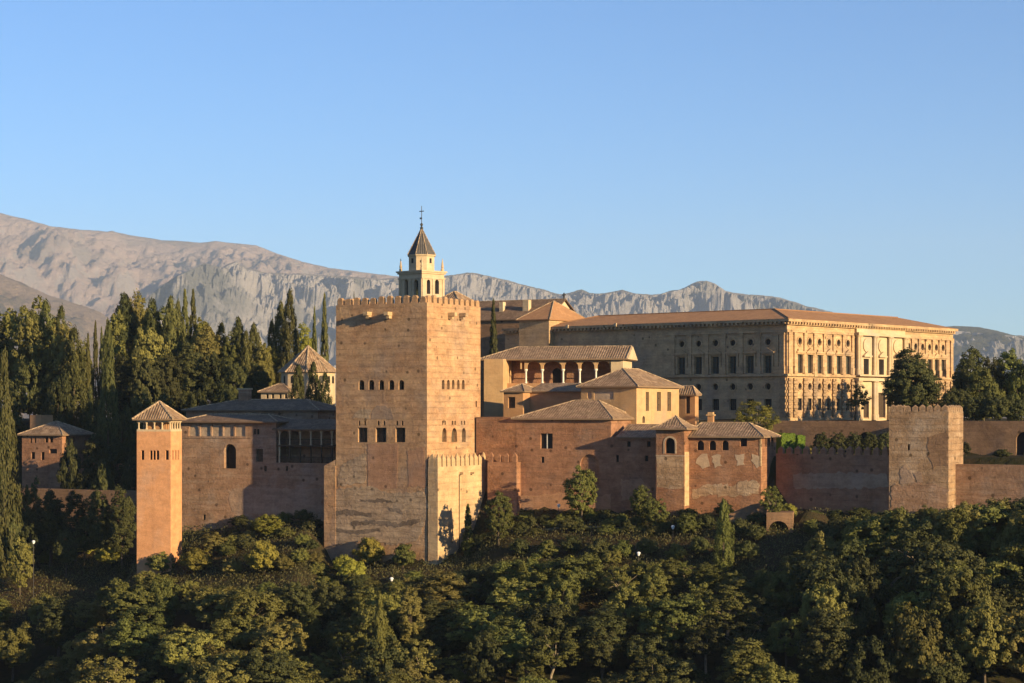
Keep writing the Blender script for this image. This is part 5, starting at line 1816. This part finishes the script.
# single trees on the open bank below the walls
T('round', 'leaf_green', 499, 490, 296, 33, 'young_tree', 'round young tree on a bare trunk right of the bastion', v=0)
T('round', 'leaf_green', 581, 464, 300, 39, 'young_tree', 'round green tree in front of the red hall blind arch', v=1)
T('round', 'leaf_green', 641, 484, 297, 25, 'young_tree', 'smaller round tree behind and left of another before the square turret', v=2)
T('round', 'leaf_green', 656, 497, 291, 29, 'young_tree', 'upright round tree in front of the square turret wall', v=1)
T('bush', 'leaf_green', 688, 511, 289, 32, 'shrub', 'leafy shrub at the foot of the square turret', 'shrub')
T('conifer', 'leaf_green', 723.5, 497, 275, 24, 'cypress', 'single green cypress in front of the long house', v=1)
T('open', 'leaf_green', 772, 483, 285, 32, 'small_tree', 'flat-topped small tree at the right end of the long house', v=0)
T('bush', 'leaf_yellow', 789, 502, 284, 20, 'shrub', 'yellowish bush on the stone vault', 'shrub')
T('cypress', 'leaf_green', 468, 502, 302, 14, 'cypress', 'small dark cypress against the sunlit bastion', v=0)
T('bush', 'leaf_dark', 463, 522, 298, 16, 'shrub', 'dark bush at the right foot of the bastion', 'shrub')
for i, (px, top, Y, w, m) in enumerate(((545, 512, 303, 16, 'leaf_dark'), (605, 508, 300, 20, 'leaf_dark'), (622, 512, 298, 16, 'leaf_green'), (706, 512, 287, 24, 'leaf_dark'), (740, 516, 284, 26, 'leaf_dark'), (755, 522, 281, 26, 'leaf_dark'), (530, 508, 305, 12, 'leaf_dark'), (560, 512, 300, 16, 'leaf_green'), (520, 520, 298, 20, 'leaf_dark'), (668, 520, 288, 16, 'leaf_dark'))):
    T('bush', m, px, top, Y, w, 'shrub', ['low dark shrub under the red hall, left of the round tree', 'low dark shrub right of the round tree by the blind arch', 'low green shrub between the round trees under the red hall', 'dark shrub between turret foot and green cypress', 'dark shrub right of the green cypress', 'dark shrub left of the vault arch', 'small dark shrub at the red hall wall foot near the fore-wall', 'low green shrub below the round tree', 'dark shrub below the fore-wall merlons', 'dark shrub below the two round trees'][i], 'shrub', group='shrubs below the red hall')

for i, (px, top, Y, w, m) in enumerate(((321, 527, 311, 17, 'leaf_dark'), (314, 549, 306, 22, 'leaf_olive'), (303, 532, 311, 20, 'leaf_green'))):
    T('bush', m, px, top, Y, w, 'shrub', ['dark shrub touching the left edge of the tall tower buttress', 'olive shrub just left of the tall tower foot', 'green shrub under the right end of the wing plaster patch'][i], 'shrub', group='shrubs scattered over the bank')
for i, (px, top, Y, w, m) in enumerate(((300, 546, 306, 24, 'leaf_green'), (312, 538, 310, 18, 'leaf_dark'), (284, 552, 304, 26, 'leaf_olive'), (244, 532, 313, 24, 'leaf_dark'), (226, 540, 310, 24, 'leaf_green'), (478, 533, 301, 20, 'leaf_dark'), (520, 536, 294, 26, 'leaf_dark'), (548, 538, 290, 28, 'leaf_green'), (572, 534, 291, 26, 'leaf_dark'), (600, 536, 288, 30, 'leaf_dark'), (624, 538, 286, 26, 'leaf_green'), (648, 536, 286, 26, 'leaf_dark'), (676, 542, 282, 26, 'leaf_green'), (700, 534, 283, 28, 'leaf_dark'), (746, 538, 278, 30, 'leaf_dark'), (812, 520, 282, 22, 'leaf_green'), (838, 514, 283, 26, 'leaf_dark'), (868, 512, 283, 24, 'leaf_green'), (590, 552, 283, 24, 'leaf_green'), (560, 556, 284, 26, 'leaf_dark'))):
    T('bush', m, px, top, Y, w, 'shrub', ['green shrub on the bank left of the tall tower buttress', 'dark shrub in the corner of wing wall and tall tower', 'olive shrub on the bank below the wing plaster patch', 'dark shrub at the wing wall foot below the arched window', 'green shrub at the wing wall foot near the slender tower', 'dark shrub below the right end of the bastion', 'dark shrub on the open bank below the young tree', 'green shrub on the open bank below the path start', 'dark shrub on the open bank below the big round tree', 'dark wide shrub in the middle of the open bank', 'green shrub right of the middle of the open bank', 'dark shrub on the bank under the two round trees', 'green shrub on the bank beside the turret lamp', 'dark shrub on the bank left of the green cypress', 'dark shrub on the bank below the vault', 'green shrub on the mound right of the vault', 'dark shrub at the curtain wall foot, left', 'green shrub at the curtain wall foot near the crenellated tower', 'green shrub at the lower edge of the open bank', 'dark shrub at the lower edge of the open bank'][i], 'shrub', group='shrubs scattered over the bank')
# bright bushes at the wall feet on the left
for i, (px, top, Y, w, m) in enumerate(((20, 536, 322, 30, 'leaf_olive'), (87, 533, 312, 28, 'leaf_yellow'), (109, 541, 308, 32, 'leaf_yellow'), (160, 550, 304, 32, 'leaf_green'), (197, 545, 303, 38, 'leaf_yellow'), (214, 531, 311, 30, 'leaf_olive'), (268, 513, 313, 34, 'leaf_yellow'), (263, 538, 307, 46, 'leaf_yellow'), (318, 560, 302, 24, 'leaf_green'), (343, 553, 298, 26, 'leaf_yellow'), (369, 535, 297, 38, 'leaf_yellow'), (404, 542, 296, 32, 'leaf_green'), (352, 556, 293, 34, 'leaf_yellow'), (232, 556, 303, 26, 'leaf_olive'), (45, 545, 318, 26, 'leaf_green'))):
    T('round' if i in (0, 5, 6) else 'bush', m, px, top, Y, w, 'shrub', ['greyish round shrub at the far left below the dark wall', 'yellow-green bush left of the slender tower, upper one', 'yellow-green bush left of the slender tower, nearer one', 'green bush hiding the slender tower foot', 'big yellow-green bush right of the slender tower foot', 'grey-olive bush behind the big one right of the slender tower', 'upright yellow-green bush against the palace wing wall', 'wide yellow-green bush below the palace wing wall', 'dark green bush at the left corner of the tall tower', 'yellow-green bush under the tall tower buttress', 'large sunlit bush before the tall square tower', 'green bush before the tall tower right half', 'low sunlit bush below the large one at the tall tower', 'olive bush between the two below the palace wing', 'green bush right of the greyish one at the far left'][i], 'shrub', group='bushes at the foot of the walls')

# the wood on the steep slope below the walls: rows of single trees
ORD = ['first', 'second', 'third', 'fourth', 'fifth', 'sixth', 'seventh', 'eighth', 'ninth', 'tenth', 'eleventh', 'twelfth', 'thirteenth', 'fourteenth', 'fifteenth', 'sixteenth', 'seventeenth', 'eighteenth', 'nineteenth', 'twentieth'] + ['twenty-' + s for s in ('first', 'second', 'third', 'fourth', 'fifth', 'sixth', 'seventh', 'eighth', 'ninth')] + ['thirtieth'] + ['thirty-' + s for s in ('first', 'second', 'third', 'fourth', 'fifth')]
ROWS = ['topmost', 'second', 'third', 'fourth', 'fifth', 'sixth', 'seventh', 'lowest']
LOOK = {'leaf_olive': 'olive-green', 'leaf_green': 'mid-green', 'leaf_dark': 'dark green', 'leaf_yellow': 'yellow-green'}
FRONT = [(-100, 322), (-75, 318), (-50, 311), (-25, 300), (0, 297), (25, 292), (50, 283), (90, 274)]
LIMIT = [(0, 548), (60, 552), (100, 557), (135, 562), (185, 571), (240, 576), (300, 574), (340, 574), (430, 569), (450, 558), (480, 552), (520, 546), (560, 550), (600, 544), (650, 550), (700, 548), (730, 566), (745, 566), (795, 552), (812, 530), (840, 508), (900, 499), (960, 491), (1024, 487)]
def wood():
    rr = random.Random(21)
    offs = [5, 11, 17, 23, 29, 35, 41, 47.5]
    for r, off in enumerate(offs):
        x = -86.0 + rr.uniform(0, 3)
        k = 0
        while x < 86:
            xx = x + rr.uniform(-1.4, 1.4)
            yb, zb = base_at(xx)
            yb = interp(FRONT, xx)
            y = yb - off + rr.uniform(-2, 2)
            px = CX + xx / y * F
            x += rr.uniform(4.0, 6.4)
            if r < 1 and (440 < px < 760): continue
            if rr.random() < .05: continue
            right = px > 700
            u = rr.random()
            if right: mat = 'leaf_dark' if u < .4 else 'leaf_green' if u < .7 else 'leaf_olive'  # mix darkened: shade over the right of the wood put into leaf colour
            elif px < 440: mat = 'leaf_olive' if u < .6 else 'leaf_green' if u < .85 else 'leaf_dark'
            else: mat = 'leaf_green' if u < .45 else 'leaf_dark' if u < .65 else 'leaf_olive' if u < .92 else 'leaf_yellow'
            h = rr.uniform(5.6, 10.0) + (3.4 if px > 800 else 0) - (1.5 if r == 0 else 0)
            if px < 440 and r < 2: h *= .8
            w = rr.choice((6.0, 7.2, 8.6, 10.2, 12.0)) * rr.uniform(.92, 1.08) * (.85 if r < 2 else 1)
            kind = 'tall' if rr.random() < .24 else 'open' if rr.random() < .14 else 'broad'
            if kind == 'tall': h *= 1.15; w *= .75
            vis = -20 < px < 1044
            z = gz(xx, y)
            lim = CZ + (HY - interp(LIMIT, px) - rr.uniform(0, 9)) / F * y
            if z + h > lim:
                h = lim - z
                if h < 2.6: continue
                w *= min(1, max(.55, h / 6.5))
            w = min(w, h * 1.25)
            if r == 7: w = max(w, 8.5)
            if vis: k += 1
            label = '%s%s tree in the %s row of the wood, %s from the left' % ('tall ' if kind == 'tall' else 'sparse ' if kind == 'open' else '', LOOK[mat], ROWS[r], ORD[min(k, 35) - 1] if k else 'beyond first')
            plant(kind, mat, rr.randrange(3), xx, y, z - .3, w, h, 'woodland_tree', label, 'tree', 'trees of the wood below the walls')
wood()
def scrub():
    rr = random.Random(33)
    for r, (o0, nm) in enumerate(((2.2, 'upper'), (5.5, 'middle'), (9.0, 'lower'))):
        x, k = -44.0, 0
        while x < 68:
            xx = x + rr.uniform(-.8, .8)
            yb, zb = base_at(xx)
            y = yb - o0 + rr.uniform(-1, 1)
            px = CX + xx / y * F
            x += rr.uniform(2.0, 4.4)
            if 322 < px < 486 and r < 2 or rr.random() < .15: continue
            if 130 < px < 186 or 700 < px < 742 and r > 0 or 760 < px < 800: continue
            k += 1
            mat = rr.choice(('leaf_dark', 'leaf_dark', 'leaf_green', 'leaf_olive'))
            h = rr.uniform(1.1, 2.3)
            plant('bush', mat, rr.randrange(3), xx, y, gz(xx, y) - .1, rr.uniform(2.2, 4.2), h, 'scrub_bush', '%s scrub bush in the %s line on the bank, %s from the left' % (LOOK[mat], nm, ORD[min(k, 35) - 1]), 'shrub', 'scrub on the bank under the walls')
scrub()
T('cypress', 'leaf_olive', 379.5, 588, 262, 24, 'cypress', 'olive-lit cypress among the round trees of the wood, below the tall tower', v=2)
T('tall', 'leaf_gold', 575, 622, 262, 16, 'small_tree', 'small golden-leaved tree in the middle of the wood')
for i, (px, top, w) in enumerate(((523, 560, 28), (540, 574, 24), (618, 588, 24), (641, 560, 28))):
    T('conifer', 'leaf_green', px, top, 274, w, 'conifer', 'green conical tree in the wood below the red hall, %s' % ['left of two close ones', 'right of two close ones', 'lower one on the right', 'upper one on the right'][i], group='conical trees in the wood')

def undergrowth():
    rr = random.Random(5)
    mb = MB()
    for i in range(90000):
        x = rr.uniform(-84, 84)
        yb, zb = base_at(x)
        y = yb - rr.uniform(0.8, 30)
        if noise.noise(Vector((x * .22, y * .22, 9))) < -.28: continue
        z = gz(x, y)
        leaf(mb, Vector((x, y, z + rr.random() ** 1.5 * 1.1)), rv(rr) + Vector((0, -.3, .6)), rr.uniform(.04, .10), rr, 2.0, Vector((rr.uniform(-.5, .5), rr.uniform(-.5, .5), 1)))
    tag(mb.build('undergrowth', 'grass'), kind='stuff')
undergrowth()

# garden path strip along the foot of the red hall
def path():
    mb = MB()
    a = [(510, 521.5), (560, 521), (612, 522.5), (655, 524)]
    vs = []
    for i in range(25):
        px = 512 + 150 * i / 24
        y = interp([(512, 301.5), (600, 297), (662, 291)], px)
        x = (px - CX) / F * y
        zz = gz(x, y) + .12
        vs.append(((x, y - .45, zz), (x, y + .45, zz + .06)))
    for p, q in zip(vs, vs[1:]):
        mb.poly([p[0], q[0], q[1], p[1]])
        mb.poly([(p[0][0], p[0][1], p[0][2] - 1), (q[0][0], q[0][1], q[0][2] - 1), q[0], p[0]])
    m = plain_mat('pale_path', (.20, .165, .10), 1, .3, .5)
    tag(mb.build('path', m), kind='structure')
path()

def lamp(px, py, Y, label):
    x = (px - CX) / F * Y
    zg = gz(x, Y)
    zt = CZ + (HY - py) / F * Y
    h = max(2.4, zt - zg)
    e = bpy.data.objects.new('garden_lamp', None)
    COL.objects.link(e)
    e.location = (x, Y, zt - h)
    tag(e, label, 'lamp', 'garden lamps')
    MB().rings([(.13, -.3), (.13, .25), (.06, .35), (.05, h - .45)], 0, 0, 8).build('post', 'iron', e)
    MB().rings([(.12, h - .45), (.26, h - .1), (.26, h - .02)], 0, 0, 8).build('lamp_head', 'lampglass', e)
    MB().rings([(.3, h - .018), (.12, h + .1)], 0, 0, 8).build('cap', 'lampglass', e)
lamp(558.7, 504.6, 302, 'white-headed garden lamp at the wall foot left of the round green tree')
lamp(673, 526, 287, 'white-headed garden lamp under the square turret')
lamp(638.6, 552.5, 281, 'white-headed garden lamp lower in the trees beneath the square turret')
lamp(391.6, 578, 289, 'white-headed garden lamp at the foot of the tall tower')
lamp(33.5, 541, 318, 'white-headed garden lamp by the greyish shrub on the far left')

# ------------------------------------------------------------------ the air
def haze():
    m = bpy.data.materials.new('haze')
    m.use_nodes = True
    nt = m.node_tree
    nt.nodes.clear()
    out = nt.nodes.new("ShaderNodeOutputMaterial")
    vol = nt.nodes.new("ShaderNodeVolumePrincipled")
    vol.inputs["Color"].default_value = (.64, .79, 1.0, 1)
    vol.inputs["Density"].default_value = HAZE
    vol.inputs["Anisotropy"].default_value = 0.0
    nt.links.new(vol.outputs[0], out.inputs["Volume"])
    o = MB().box(-16200, 16200, -3200, 17200, -17, 1500).build('haze', m)
    o['kind'] = 'stuff'
HAZE = 4.2e-5
haze()
